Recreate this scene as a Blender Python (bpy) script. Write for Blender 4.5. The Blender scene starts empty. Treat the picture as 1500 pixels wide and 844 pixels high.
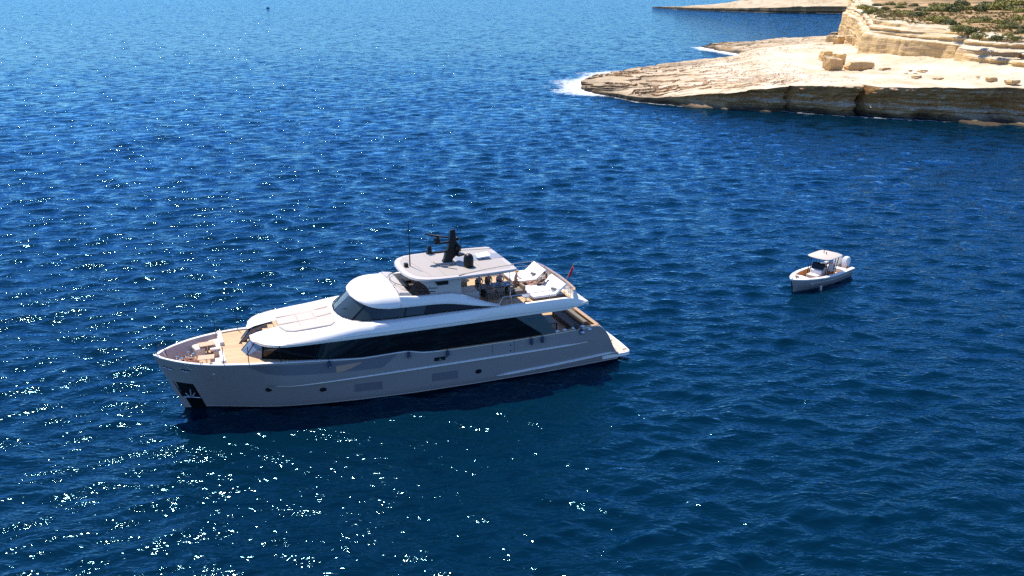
import bpy, bmesh, math, random
import numpy as np
from mathutils import Vector, Matrix
random.seed(7)
R = math.radians
C = bpy.context.scene.collection
sc = bpy.context.scene

# ------------------------------------------------------------------ camera
CAM_H = 29.79
PITCH = math.atan((422 + 50) / 1387)
cam = bpy.data.cameras.new('camera'); cam_o = bpy.data.objects.new('camera', cam); C.objects.link(cam_o)
cam_o.location = (0, 0, CAM_H); cam_o.rotation_euler = (math.pi / 2 - PITCH, 0, 0)
cam.sensor_width = 36; cam.lens = 36 * 1387 / 1500; cam.clip_start = 0.5; cam.clip_end = 40000
sc.camera = cam_o

# ------------------------------------------------------------------ light
SUN_EL, SUN_AZ = R(62), R(127)          # azimuth measured from +X, anticlockwise
w = bpy.data.worlds.new('World'); sc.world = w; w.use_nodes = True
nt = w.node_tree; bg = nt.nodes['Background']
sky = nt.nodes.new('ShaderNodeTexSky'); sky.sky_type = 'NISHITA'; sky.sun_disc = False
sky.sun_elevation = SUN_EL; sky.sun_rotation = R(90) - SUN_AZ
sky.air_density = 1.0; sky.dust_density = 0.0; sky.ozone_density = 4.0
tint = nt.nodes.new('ShaderNodeMix'); tint.data_type = 'RGBA'; tint.blend_type = 'MULTIPLY'; tint.inputs[0].default_value = 1; tint.inputs[7].default_value = (.60, .77, 1.06, 1)
nt.links.new(sky.outputs[0], tint.inputs[6]); nt.links.new(tint.outputs[2], bg.inputs[0]); bg.inputs[1].default_value = 0.145
sl = bpy.data.lights.new('sun', 'SUN'); sl.energy = 5.0; sl.angle = R(0.5); sl.color = (1, 0.94, 0.84)
so = bpy.data.objects.new('sun', sl); C.objects.link(so)
sd = Vector((math.cos(SUN_EL) * math.cos(SUN_AZ), math.cos(SUN_EL) * math.sin(SUN_AZ), math.sin(SUN_EL)))
so.rotation_euler = sd.to_track_quat('Z', 'Y').to_euler(); so.location = (0, 60, 80)
sc.view_settings.view_transform = 'Standard'; sc.view_settings.look = 'None'
sc.view_settings.exposure = 0.5; sc.view_settings.gamma = 1.0
sc.cycles.max_bounces = 6; sc.cycles.use_denoising = False
sc.cycles.sample_clamp_indirect = 4.0

# ------------------------------------------------------------------ helpers
def lin(h):
    return tuple(((c / 255) / 12.92 if c / 255 <= .04045 else (((c / 255) + .055) / 1.055) ** 2.4) for c in h)

def mat(name, col, rough=0.5, metal=0.0, var=0.0, scale=3.0, bump=0.0, bscale=30.0, spec=0.5, coat=0.0, stretch=None):
    m = bpy.data.materials.new(name); m.use_nodes = True
    t = m.node_tree; b = t.nodes['Principled BSDF']
    b.inputs['Base Color'].default_value = (*col, 1); b.inputs['Roughness'].default_value = rough
    b.inputs['Metallic'].default_value = metal; b.inputs['Specular IOR Level'].default_value = spec
    b.inputs['Coat Weight'].default_value = coat
    if var or bump:
        tc = t.nodes.new('ShaderNodeTexCoord'); mp = t.nodes.new('ShaderNodeMapping')
        t.links.new(tc.outputs['Object'], mp.inputs[0])
        if stretch: mp.inputs['Scale'].default_value = stretch
    if var:
        n = t.nodes.new('ShaderNodeTexNoise'); n.inputs['Scale'].default_value = scale; n.inputs['Detail'].default_value = 5
        t.links.new(mp.outputs[0], n.inputs['Vector'])
        mx = t.nodes.new('ShaderNodeMix'); mx.data_type = 'RGBA'
        mx.inputs[6].default_value = (*[c * (1 - var) for c in col], 1)
        mx.inputs[7].default_value = (*[min(1, c * (1 + var)) for c in col], 1)
        t.links.new(n.outputs['Fac'], mx.inputs[0]); t.links.new(mx.outputs[2], b.inputs['Base Color'])
    if bump:
        n2 = t.nodes.new('ShaderNodeTexNoise'); n2.inputs['Scale'].default_value = bscale; n2.inputs['Detail'].default_value = 3
        t.links.new(mp.outputs[0], n2.inputs['Vector'])
        bp = t.nodes.new('ShaderNodeBump'); bp.inputs['Strength'].default_value = bump; bp.inputs['Distance'].default_value = .02
        t.links.new(n2.outputs['Fac'], bp.inputs['Height']); t.links.new(bp.outputs[0], b.inputs['Normal'])
    return m

def teak_mat(name, col, along='X', pitch=0.12):
    m = mat(name, col, 0.75, var=.10, scale=1.5)
    t = m.node_tree; b = t.nodes['Principled BSDF']
    tc = t.nodes.new('ShaderNodeTexCoord'); sp = t.nodes.new('ShaderNodeSeparateXYZ'); t.links.new(tc.outputs['Object'], sp.inputs[0])
    md = t.nodes.new('ShaderNodeMath'); md.operation = 'PINGPONG'; md.inputs[1].default_value = pitch / 2
    t.links.new(sp.outputs['Y' if along == 'X' else 'X'], md.inputs[0])
    lt = t.nodes.new('ShaderNodeMath'); lt.operation = 'LESS_THAN'; lt.inputs[1].default_value = .005
    t.links.new(md.outputs[0], lt.inputs[0])
    # each plank its own tone
    fl = t.nodes.new('ShaderNodeMath'); fl.operation = 'DIVIDE'; fl.inputs[1].default_value = pitch
    t.links.new(sp.outputs['Y' if along == 'X' else 'X'], fl.inputs[0])
    f2 = t.nodes.new('ShaderNodeMath'); f2.operation = 'FLOOR'; t.links.new(fl.outputs[0], f2.inputs[0])
    wn = t.nodes.new('ShaderNodeTexWhiteNoise'); wn.noise_dimensions = '1D'; t.links.new(f2.outputs[0], wn.inputs['W'])
    old = b.inputs['Base Color'].links[0].from_socket
    hs = t.nodes.new('ShaderNodeHueSaturation'); mr = t.nodes.new('ShaderNodeMapRange')
    mr.inputs[3].default_value = .82; mr.inputs[4].default_value = 1.12
    t.links.new(wn.outputs['Value'], mr.inputs[0]); t.links.new(mr.outputs[0], hs.inputs['Value']); t.links.new(old, hs.inputs['Color'])
    mx = t.nodes.new('ShaderNodeMix'); mx.data_type = 'RGBA'; mx.inputs[7].default_value = (.05, .035, .025, 1)
    t.links.new(lt.outputs[0], mx.inputs[0]); t.links.new(hs.outputs[0], mx.inputs[6]); t.links.new(mx.outputs[2], b.inputs['Base Color'])
    return m

M = dict(
    hull=mat('hull_paint', (.265, .243, .236), .2, var=.02, coat=.5),
    hull_in=mat('bulwark_inner_paint', (.50, .36, .31), .5, var=.05),
    white=mat('white_gelcoat', (.80, .755, .70), .35, var=.015, coat=.2),
    whitegrey=mat('pale_grey_gelcoat', (.48, .43, .395), .4, var=.02),
    htop=mat('hardtop_grey', (.36, .315, .275), .55, var=.03),
    bluegrey=mat('blue_grey_paint', (.20, .22, .27), .6, var=.05),
    black=mat('black_paint', (.004, .004, .005), .4, spec=.3),
    bottom=mat('antifouling', (.012, .013, .016), .5),
    glass=mat('saloon_glass', (.006, .006, .007), .04, spec=.35),
    wglass=mat('wheelhouse_glass', (.022, .034, .034), .05, spec=.6),
    bglass=mat('blue_grey_glass', (.10, .125, .17), .06, spec=.8),
    wing=mat('wing_panel', (.075, .10, .105), .25),
    hullwin=mat('hull_window', (.15, .15, .17), .12, var=.05),
    bronze=mat('bronze_glass_reflection', (.42, .27, .20), .3, var=.15),
    teak=teak_mat('teak_deck', (.58, .38, .205)),
    teak_y=teak_mat('teak_steps', (.58, .38, .205), 'Y', .09),
    teak_pale=teak_mat('bleached_teak', (.63, .49, .37), 'Y'),
    teak_trim=mat('teak_trim', (.42, .26, .14), .5, var=.15, scale=6),
    cushion=mat('cream_cushion', (.66, .58, .50), .9, var=.04, bump=.25, bscale=40),
    pad=mat('beige_sunpad', (.50, .43, .37), .9, var=.04, bump=.3, bscale=30),
    padline=mat('sunpad_seam', (.34, .29, .25), .9),
    wcush=mat('white_cushion', (.78, .75, .72), .9, var=.03, bump=.25, bscale=30),
    steel=mat('steel', (.62, .62, .63), .18, metal=1),
    dark=mat('dark_fabric', (.03, .028, .027), .8, var=.1),
    brown=mat('dark_brown_wood', (.075, .05, .038), .45, var=.2, scale=8),
    taupe=mat('taupe_weave', (.16, .14, .12), .85, var=.2, scale=20),
    tan=mat('tan_panel', (.5, .33, .2), .6, var=.1),
    navy=mat('navy_fender', (.02, .04, .085), .7, var=.1),
    red=mat('red_flag', (.62, .02, .03), .8, var=.1),
    rope=mat('rope', (.42, .23, .16), .9, var=.4, scale=12),
    blue=mat('blue_cloth', (.22, .33, .50), .9, var=.2),
    skin=mat('skin', (.52, .30, .20), .55, var=.08, scale=10),
    skin2=mat('tanned_skin', (.42, .22, .13), .55, var=.08, scale=10),
    hair=mat('dark_hair', (.025, .015, .01), .6, var=.3, scale=30),
    straw=mat('straw', (.55, .36, .19), .9, var=.15, scale=30),
    teal=mat('grey_green_cloth', (.16, .21, .21), .9, var=.15),
    tgrey=mat('tender_hull', (.27, .26, .27), .3, var=.03, coat=.3),
    orange=mat('orange_teak', (.62, .26, .07), .6, var=.15),
    porcelain=mat('porcelain', (.75, .77, .8), .2),
    cglass=mat('tumbler_blue', (.15, .3, .5), .1, spec=.8),
)

def setp(o, label=None, cat=None, group=None, kind=None):
    if label: o['label'] = label
    if cat: o['category'] = cat
    if group: o['group'] = group
    if kind: o['kind'] = kind
    return o

def mesh(name, v, f, m, parent=None, smooth=True, auto=35, mi=None, bevel=0):
    me = bpy.data.meshes.new(name)
    me.from_pydata([tuple(map(float, p)) for p in v], [], f)
    ms = m if isinstance(m, (list, tuple)) else [m]
    for x in ms: me.materials.append(x)
    if mi is not None: me.polygons.foreach_set('material_index', mi)
    bm = bmesh.new(); bm.from_mesh(me); bmesh.ops.recalc_face_normals(bm, faces=bm.faces); bm.to_mesh(me); bm.free()
    if smooth:
        me.polygons.foreach_set('use_smooth', [True] * len(me.polygons))
        try: me.set_sharp_from_angle(angle=R(auto))
        except Exception: pass
    o = bpy.data.objects.new(name, me); C.objects.link(o)
    if parent: o.parent = parent
    if bevel:
        b = o.modifiers.new('bevel', 'BEVEL'); b.width = bevel; b.segments = 2; b.limit_method = 'ANGLE'; b.angle_limit = R(40)
    return o

class MB:
    def __init__(s): s.v = []; s.f = []
    def add(s, v, f):
        n = len(s.v); s.v += [tuple(p) for p in v]; s.f += [tuple(i + n for i in q) for q in f]; return s
    def box(s, x0, x1, y0, y1, z0, z1, rz=0, rx=0, ry=0, ctr=None):
        v = [Vector((x, y, z)) for x in (x0, x1) for y in (y0, y1) for z in (z0, z1)]
        if rz or rx or ry:
            c = Vector(ctr) if ctr else Vector(((x0 + x1) / 2, (y0 + y1) / 2, (z0 + z1) / 2))
            m = Matrix.Rotation(rz, 3, 'Z') @ Matrix.Rotation(ry, 3, 'Y') @ Matrix.Rotation(rx, 3, 'X')
            v = [c + m @ (p - c) for p in v]
        return s.add(v, [(0, 1, 3, 2), (4, 6, 7, 5), (0, 4, 5, 1), (2, 3, 7, 6), (0, 2, 6, 4), (1, 5, 7, 3)])
    def tube(s, pts, r, n=8):
        pts = [Vector(p) for p in pts]; rr = r if isinstance(r, (list, tuple)) else [r] * len(pts)
        rings = []
        for i, p in enumerate(pts):
            d = (pts[min(i + 1, len(pts) - 1)] - pts[max(i - 1, 0)]).normalized()
            a = d.cross(Vector((0, 0, 1)));
            if a.length < .05: a = d.cross(Vector((1, 0, 0)))
            a.normalize(); b = d.cross(a)
            rings.append([p + (a * math.cos(t) + b * math.sin(t)) * rr[i] for t in [2 * math.pi * k / n for k in range(n)]])
        v = [q for rg in rings for q in rg]; f = []
        for i in range(len(pts) - 1):
            for k in range(n):
                f.append((i * n + k, i * n + (k + 1) % n, (i + 1) * n + (k + 1) % n, (i + 1) * n + k))
        f.append(tuple(range(n - 1, -1, -1))); f.append(tuple(range((len(pts) - 1) * n, len(pts) * n)))
        return s.add(v, f)
    def lathe(s, prof, c=(0, 0, 0), n=20):
        v = []; f = []
        for r, z in prof:
            for k in range(n):
                t = 2 * math.pi * k / n; v.append((c[0] + r * math.cos(t), c[1] + r * math.sin(t), c[2] + z))
        for i in range(len(prof) - 1):
            for k in range(n): f.append((i * n + k, i * n + (k + 1) % n, (i + 1) * n + (k + 1) % n, (i + 1) * n + k))
        f.append(tuple(range(n - 1, -1, -1))); f.append(tuple(range((len(prof) - 1) * n, len(prof) * n)))
        return s.add(v, f)
    def prism(s, poly, z0, z1):
        n = len(poly); z0f = z0 if callable(z0) else (lambda x, y: z0); z1f = z1 if callable(z1) else (lambda x, y: z1)
        v = [(x, y, z0f(x, y)) for x, y in poly] + [(x, y, z1f(x, y)) for x, y in poly]
        f = [tuple(range(n - 1, -1, -1)), tuple(range(n, 2 * n))] + [(i, (i + 1) % n, n + (i + 1) % n, n + i) for i in range(n)]
        return s.add(v, f)
    def loft(s, rows, caps=True, closed=False):
        n = len(rows[0]); v = [p for r in rows for p in r]; f = []
        m = n if closed else n - 1
        for i in range(len(rows) - 1):
            for k in range(m): f.append((i * n + k, i * n + (k + 1) % n, (i + 1) * n + (k + 1) % n, (i + 1) * n + k))
        if caps: f += [tuple(range(n)), tuple(range((len(rows) - 1) * n, len(rows) * n))]
        return s.add(v, f)
    def ball(s, c, rx, ry=None, rz=None, n=10):
        ry = ry or rx; rz = rz or rx
        prof = [(math.sin(math.pi * i / n), -math.cos(math.pi * i / n)) for i in range(n + 1)]
        k0 = len(s.v); s.lathe([(max(a, .001), b) for a, b in prof], (0, 0, 0), 12)
        for i in range(k0, len(s.v)):
            x, y, z = s.v[i]; s.v[i] = (c[0] + x * rx, c[1] + y * ry, c[2] + z * rz)
        return s
    def build(s, name, m, parent=None, **k): return mesh(name, s.v, s.f, m, parent, **k)

def ip(tab):
    xs = [a for a, b in sorted(tab)]; ys = [b for a, b in sorted(tab)]
    return lambda x: float(np.interp(x, xs, ys))
def sst(a, b, x):
    t = min(1, max(0, (x - a) / (b - a))); return t * t * (3 - 2 * t)

# smooth interpolation (monotone-ish): box filtered linear
def ips(tab, wd=.35):
    f = ip(tab)
    return lambda x: sum(f(x + wd * k / 3) for k in (-3, -2, -1, 0, 1, 2, 3)) / 7

# numpy value noise
def _h(ix, iy, iz, seed):
    n = (ix * 374761393 + iy * 668265263 + iz * 2147483647 + seed * 144665).astype(np.int64)
    n = (n ^ (n >> 13)) * 1274126177; n = n ^ (n >> 16)
    return (n & 0xffff) / 65535.0
def vnoise(x, y, z, seed=0):
    x, y, z = np.broadcast_arrays(np.asarray(x, float), np.asarray(y, float), np.asarray(z, float))
    ix, iy, iz = [np.floor(a).astype(np.int64) for a in (x, y, z)]
    fx, fy, fz = x - ix, y - iy, z - iz
    fx, fy, fz = [a * a * (3 - 2 * a) for a in (fx, fy, fz)]
    r = 0
    for dx in (0, 1):
        for dy in (0, 1):
            for dz in (0, 1):
                r = r + _h(ix + dx, iy + dy, iz + dz, seed) * (fx if dx else 1 - fx) * (fy if dy else 1 - fy) * (fz if dz else 1 - fz)
    return r
def fbm(x, y, z, oct=4, seed=0):
    r = 0; a = .5; t = 0
    for o in range(oct):
        r = r + a * vnoise(np.asarray(x) * 2 ** o, np.asarray(y) * 2 ** o, np.asarray(z) * 2 ** o, seed + o); t += a; a *= .5
    return r / t

# ------------------------------------------------------------------ sea
def sea_height(x, y, cell):
    """sum of trochoidal wave trains, short ones dropped where the mesh is too coarse for them"""
    rng = np.random.RandomState(3); X = np.zeros_like(x); Y = np.zeros_like(x); Z = np.zeros_like(x)
    main = R(120)
    for i in range(130):
        lam = .75 * (4.8 / .75) ** (rng.rand() ** .95); th = (main if i % 5 < 3 else main - R(52)) + rng.normal(0, .34)
        k = 2 * math.pi / lam; amp = .0042 * lam ** 0.82 * (.6 + .8 * rng.rand())
        ph = rng.rand() * 7
        fade = np.clip((lam / cell - 3) / 3, 0, 1)
        a = k * (x * math.cos(th) + y * math.sin(th)) + ph
        # patchy groups of waves
        g = .55 + .9 * (np.sin(x * .021 * math.cos(i) + y * .03 * math.sin(i * 1.7) + i) * .5 + .5)
        Z += amp * np.cos(a) * fade * g
        X -= .8 * amp * np.sin(a) * math.cos(th) * fade * g; Y -= .8 * amp * np.sin(a) * math.sin(th) * fade * g
    return X, Y, Z

FRONT = [(17.5, 247), (17.8, 241), (20.2, 236), (24.5, 229), (28.5, 221.5), (32.7, 218), (41, 212.6), (49.4, 209.4), (57.6, 206.3), (65, 201.3), (77.3, 196), (92, 190.3), (101, 187.7), (125, 178), (160, 160), (230, 130)]
BACK = [(17.5, 249), (18.5, 258), (23, 270), (30, 283), (42, 297), (54.5, 309.5), (75, 323), (81, 338), (95, 350), (120, 360), (160, 350), (200, 330), (260, 290), (330, 240)]
LEDGE_F = [(73.4, 375), (74.5, 366), (77.5, 356), (80.5, 343), (92, 334), (130, 328)]
LEDGE_B = [(73.4, 377), (81.4, 388), (97, 395), (115, 410), (140, 424), (185, 470)]
FAR_F = [(105, 734), (118, 712), (135, 692), (162, 668), (225, 648.5), (320, 640), (480, 640)]

def poly_dist(x, y, P):
    d = np.full(x.shape, 1e9)
    for (ax, ay), (bx, by) in zip(P[:-1], P[1:]):
        vx, vy = bx - ax, by - ay; t = np.clip(((x - ax) * vx + (y - ay) * vy) / (vx * vx + vy * vy + 1e-9), 0, 1)
        d = np.minimum(d, np.hypot(x - ax - t * vx, y - ay - t * vy))
    return d

def build_sea():
    rr = [3.0]
    while rr[-1] < 30000:
        r = rr[-1]; q = .0052 if 38 < r < 700 else .03
        if 38 < r < 400: q = .0027
        if r < 38: q = .05
        rr.append(r * (1 + q))
    rr = np.array(rr)
    fine = np.arange(R(90 - 34), R(90 + 34), .0036)
    co = np.linspace(R(90 + 36), R(360 + 90 - 36), 120)[:-1]
    th = np.concatenate([fine, co]); nth = len(th); nr = len(rr)
    RR, TT = np.meshgrid(rr, th, indexing='ij')
    x = RR * np.cos(TT); y = RR * np.sin(TT)
    cell = np.maximum(RR * np.where(RR < 400, .0034, .0052) * np.where((RR < 38) | (RR > 700), 6, 1), .05)
    cell[:, len(fine):] = RR[:, len(fine):] * .05
    dx, dy, dz = sea_height(x, y, cell)
    # foam mask round the shore
    foam = np.zeros_like(x)
    tip = BACK[:5][::-1] + FRONT[:3]
    near = (np.abs(x - 70) < 120) & (y > 150) & (y < 480)
    xn, yn = x[near], y[near]
    nz = fbm(xn / 6, yn / 6, 0, 3, 5)
    d1 = poly_dist(xn, yn, BACK[:4][::-1] + FRONT[:4]); f1 = np.clip(1.12 - d1 / (13 * (.5 + 1.1 * nz)), 0, 1) * np.clip((yn - 226) / 8, .25, 1)
    d2 = poly_dist(xn, yn, FRONT); f2 = np.clip(1 - d2 / (2.6 * (.2 + 1.6 * fbm(xn / 9, yn / 9, 3, 2, 9))), 0, 1) * .75
    d3 = poly_dist(xn, yn, LEDGE_F[:5]); f3 = np.clip(1.15 - d3 / (9 * (.4 + nz)), 0, 1)
    d4 = poly_dist(xn, yn, LEDGE_B[:3]); f4 = np.clip(1 - d4 / 5, 0, 1) * .7
    d5 = poly_dist(xn, yn, [(52, 381), (66, 378), (74, 376)]); f5 = np.clip(1 - d5 / (5 * nz + 1), 0, 1) * .85
    foam[near] = np.maximum.reduce([f1, f2, f3, f4])
    farm = (x > 90) & (x < 400) & (y > 600) & (y < 760)
    foam[farm] = np.clip(1 - poly_dist(x[farm], y[farm], FAR_F) / 6, 0, 1) * .8
    v = np.stack([x + dx, y + dy, dz], -1).reshape(-1, 3)
    v = np.vstack([v, [[0, 0, 0]]])
    i = np.arange(nr - 1)[:, None] * nth; k = np.arange(nth)[None, :]; k2 = (k + 1) % nth
    f = np.stack([i + k, i + k2, i + nth + k2, i + nth + k], -1).reshape(-1, 4)[:, ::-1]
    tri = np.stack([np.full(nth, nr * nth), np.arange(nth), (np.arange(nth) + 1) % nth], -1)
    me = bpy.data.meshes.new('sea')
    nq = len(f); nl = nq * 4 + len(tri) * 3
    me.vertices.add(len(v)); me.vertices.foreach_set('co', v.ravel())
    me.loops.add(nl); me.loops.foreach_set('vertex_index', np.concatenate([f.ravel(), tri.ravel()]))
    me.polygons.add(nq + len(tri))
    me.polygons.foreach_set('loop_start', np.concatenate([np.arange(nq) * 4, nq * 4 + np.arange(len(tri)) * 3]))
    me.polygons.foreach_set('use_smooth', np.ones(nq + len(tri), bool))
    me.update(calc_edges=True); me.validate()
    rad = np.hypot(v[:, 0], v[:, 1]); q = np.clip((rad - 70) / 230, 0, 1)
    at = me.attributes.new('chop', 'FLOAT', 'POINT'); at.data.foreach_set('value', (q * (2 - q)).astype(np.float32))
    at = me.attributes.new('foam', 'FLOAT', 'POINT'); at.data.foreach_set('value', np.concatenate([foam.ravel(), [0]]).astype(np.float32))
    m = bpy.data.materials.new('sea_water'); m.use_nodes = True; t = m.node_tree; b = t.nodes['Principled BSDF']
    N = t.nodes.new; L = t.links.new
    geo = N('ShaderNodeNewGeometry')
    def mapped(scale, rot):
        mp = N('ShaderNodeMapping'); mp.inputs['Scale'].default_value = scale; mp.inputs['Rotation'].default_value = (0, 0, rot)
        L(geo.outputs['Position'], mp.inputs[0]); return mp
    n1 = N('ShaderNodeTexNoise'); n1.inputs['Scale'].default_value = 1.0; n1.inputs['Detail'].default_value = 2; n1.inputs['Roughness'].default_value = .55; n1.inputs['Distortion'].default_value = .5
    L(mapped((.62, 1.25, .8), R(-22)).outputs[0], n1.inputs['Vector'])
    n2 = N('ShaderNodeTexNoise'); n2.inputs['Scale'].default_value = 1.0; n2.inputs['Detail'].default_value = 1; n2.inputs['Distortion'].default_value = .8
    L(mapped((1.9, 3.2, 2), R(14)).outputs[0], n2.inputs['Vector'])
    # ridged: pointed crests
    rg = N('ShaderNodeMath'); rg.operation = 'PINGPONG'; rg.inputs[1].default_value = .5; L(n1.outputs['Fac'], rg.inputs[0])
    n0 = N('ShaderNodeTexNoise'); n0.inputs['Scale'].default_value = 1.0; n0.inputs['Detail'].default_value = 4; n0.inputs['Roughness'].default_value = .72; n0.inputs['Distortion'].default_value = .4
    L(mapped((.19, .40, .2), R(-20)).outputs[0], n0.inputs['Vector'])
    b0 = N('ShaderNodeBump'); b0.inputs['Strength'].default_value = 1.0; b0.inputs['Distance'].default_value = .40
    # where the mesh is too coarse to carry the waves the bump stands in for them
    ch = N('ShaderNodeAttribute'); ch.attribute_name = 'chop'
    L(n0.outputs['Fac'], b0.inputs['Height'])
    b1 = N('ShaderNodeBump'); L(b0.outputs[0], b1.inputs['Normal']); b1.inputs['Strength'].default_value = 1.0; b1.inputs['Distance'].default_value = .14; L(rg.outputs[0], b1.inputs['Height'])
    b2 = N('ShaderNodeBump'); b2.inputs['Strength'].default_value = 1.0; b2.inputs['Distance'].default_value = .014; L(n2.outputs['Fac'], b2.inputs['Height'])
    L(b1.outputs[0], b2.inputs['Normal'])
    n3 = N('ShaderNodeTexNoise'); n3.inputs['Scale'].default_value = .012; n3.inputs['Detail'].default_value = 4; L(geo.outputs['Position'], n3.inputs['Vector'])
    mix = N('ShaderNodeMix'); mix.data_type = 'RGBA'
    mix.inputs[6].default_value = (.0001, .0072, .0180, 1); mix.inputs[7].default_value = (.0001, .0155, .031, 1); L(n3.outputs['Fac'], mix.inputs[0])
    # foam
    fa = N('ShaderNodeAttribute'); fa.attribute_name = 'foam'
    n4 = N('ShaderNodeTexNoise'); n4.inputs['Scale'].default_value = 1.0; n4.inputs['Detail'].default_value = 7; n4.inputs['Roughness'].default_value = .7; L(mapped((.8, .35, .4), 0).outputs[0], n4.inputs['Vector'])
    ad = N('ShaderNodeMath'); ad.operation = 'ADD'; L(fa.outputs['Fac'], ad.inputs[0]); L(n4.outputs['Fac'], ad.inputs[1])
    mr = N('ShaderNodeMapRange'); mr.inputs[1].default_value = 1.06; mr.inputs[2].default_value = 1.6; L(ad.outputs[0], mr.inputs[0])
    # small whitecap flecks out at sea
    n5 = N('ShaderNodeTexNoise'); n5.inputs['Scale'].default_value = 1; n5.inputs['Detail'].default_value = 4; L(mapped((.5, .95, 1), R(-18)).outputs[0], n5.inputs['Vector'])
    mr2 = N('ShaderNodeMapRange'); mr2.inputs[1].default_value = .79; mr2.inputs[2].default_value = .84; mr2.inputs[4].default_value = .7; L(n5.outputs['Fac'], mr2.inputs[0])
    mxf = N('ShaderNodeMath'); mxf.operation = 'MAXIMUM'; L(mr.outputs[0], mxf.inputs[0]); L(mr2.outputs[0], mxf.inputs[1])
    # slopes of unresolved waves, added to the normal directly
    nv = N('ShaderNodeTexNoise'); nv.inputs['Scale'].default_value = 1.0; nv.inputs['Detail'].default_value = 5; nv.inputs['Roughness'].default_value = .6
    L(mapped((.32, .48, .3), R(-15)).outputs[0], nv.inputs['Vector'])
    sub = N('ShaderNodeVectorMath'); sub.operation = 'SUBTRACT'; L(nv.outputs['Color'], sub.inputs[0]); sub.inputs[1].default_value = (.5, .5, .5)
    mulv = N('ShaderNodeVectorMath'); mulv.operation = 'MULTIPLY'; L(sub.outputs[0], mulv.inputs[0]); mulv.inputs[1].default_value = (1.0, 1.5, 0)
    scv = N('ShaderNodeVectorMath'); scv.operation = 'SCALE'; L(mulv.outputs[0], scv.inputs[0]); L(ch.outputs['Fac'], scv.inputs['Scale'])
    adv = N('ShaderNodeVectorMath'); adv.operation = 'ADD'; L(b2.outputs[0], adv.inputs[0]); L(scv.outputs[0], adv.inputs[1])
    nrm = N('ShaderNodeVectorMath'); nrm.operation = 'NORMALIZE'; L(adv.outputs[0], nrm.inputs[0]); 
    # water body colour under a blue-tinted Fresnel reflection, foam on top
    out = t.nodes['Material Output']; t.nodes.remove(b)
    df = N('ShaderNodeBsdfDiffuse'); L(mix.outputs[2], df.inputs['Color'])
    gl = N('ShaderNodeBsdfGlossy'); gl.inputs['Color'].default_value = (.24, .80, 1, 1); gl.inputs['Roughness'].default_value = .055; L(nrm.outputs[0], gl.inputs['Normal'])
    fr = N('ShaderNodeFresnel'); fr.inputs['IOR'].default_value = 1.34; L(nrm.outputs[0], fr.inputs['Normal'])
    # steep reflections take on the water's teal, grazing ones the sky's own blue
    fm = N('ShaderNodeMapRange'); fm.inputs[1].default_value = .03; fm.inputs[2].default_value = .30; L(fr.outputs[0], fm.inputs[0])
    gc = N('ShaderNodeMix'); gc.data_type = 'RGBA'; gc.inputs[6].default_value = (.32, .79, 1, 1); gc.inputs[7].default_value = (.38, .735, 1, 1); L(fm.outputs[0], gc.inputs[0]); L(gc.outputs[2], gl.inputs['Color'])
    ms = N('ShaderNodeMixShader'); L(fr.outputs[0], ms.inputs[0]); L(df.outputs[0], ms.inputs[1]); L(gl.outputs[0], ms.inputs[2])
    fo_ = N('ShaderNodeBsdfDiffuse'); fo_.inputs['Color'].default_value = (.78, .80, .80, 1)
    m2 = N('ShaderNodeMixShader'); L(mxf.outputs[0], m2.inputs[0]); L(ms.outputs[0], m2.inputs[1]); L(fo_.outputs[0], m2.inputs[2]); L(m2.outputs[0], out.inputs['Surface'])
    me.materials.append(m)
    o = bpy.data.objects.new('sea', me); C.objects.link(o); o['kind'] = 'structure'
build_sea()

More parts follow.
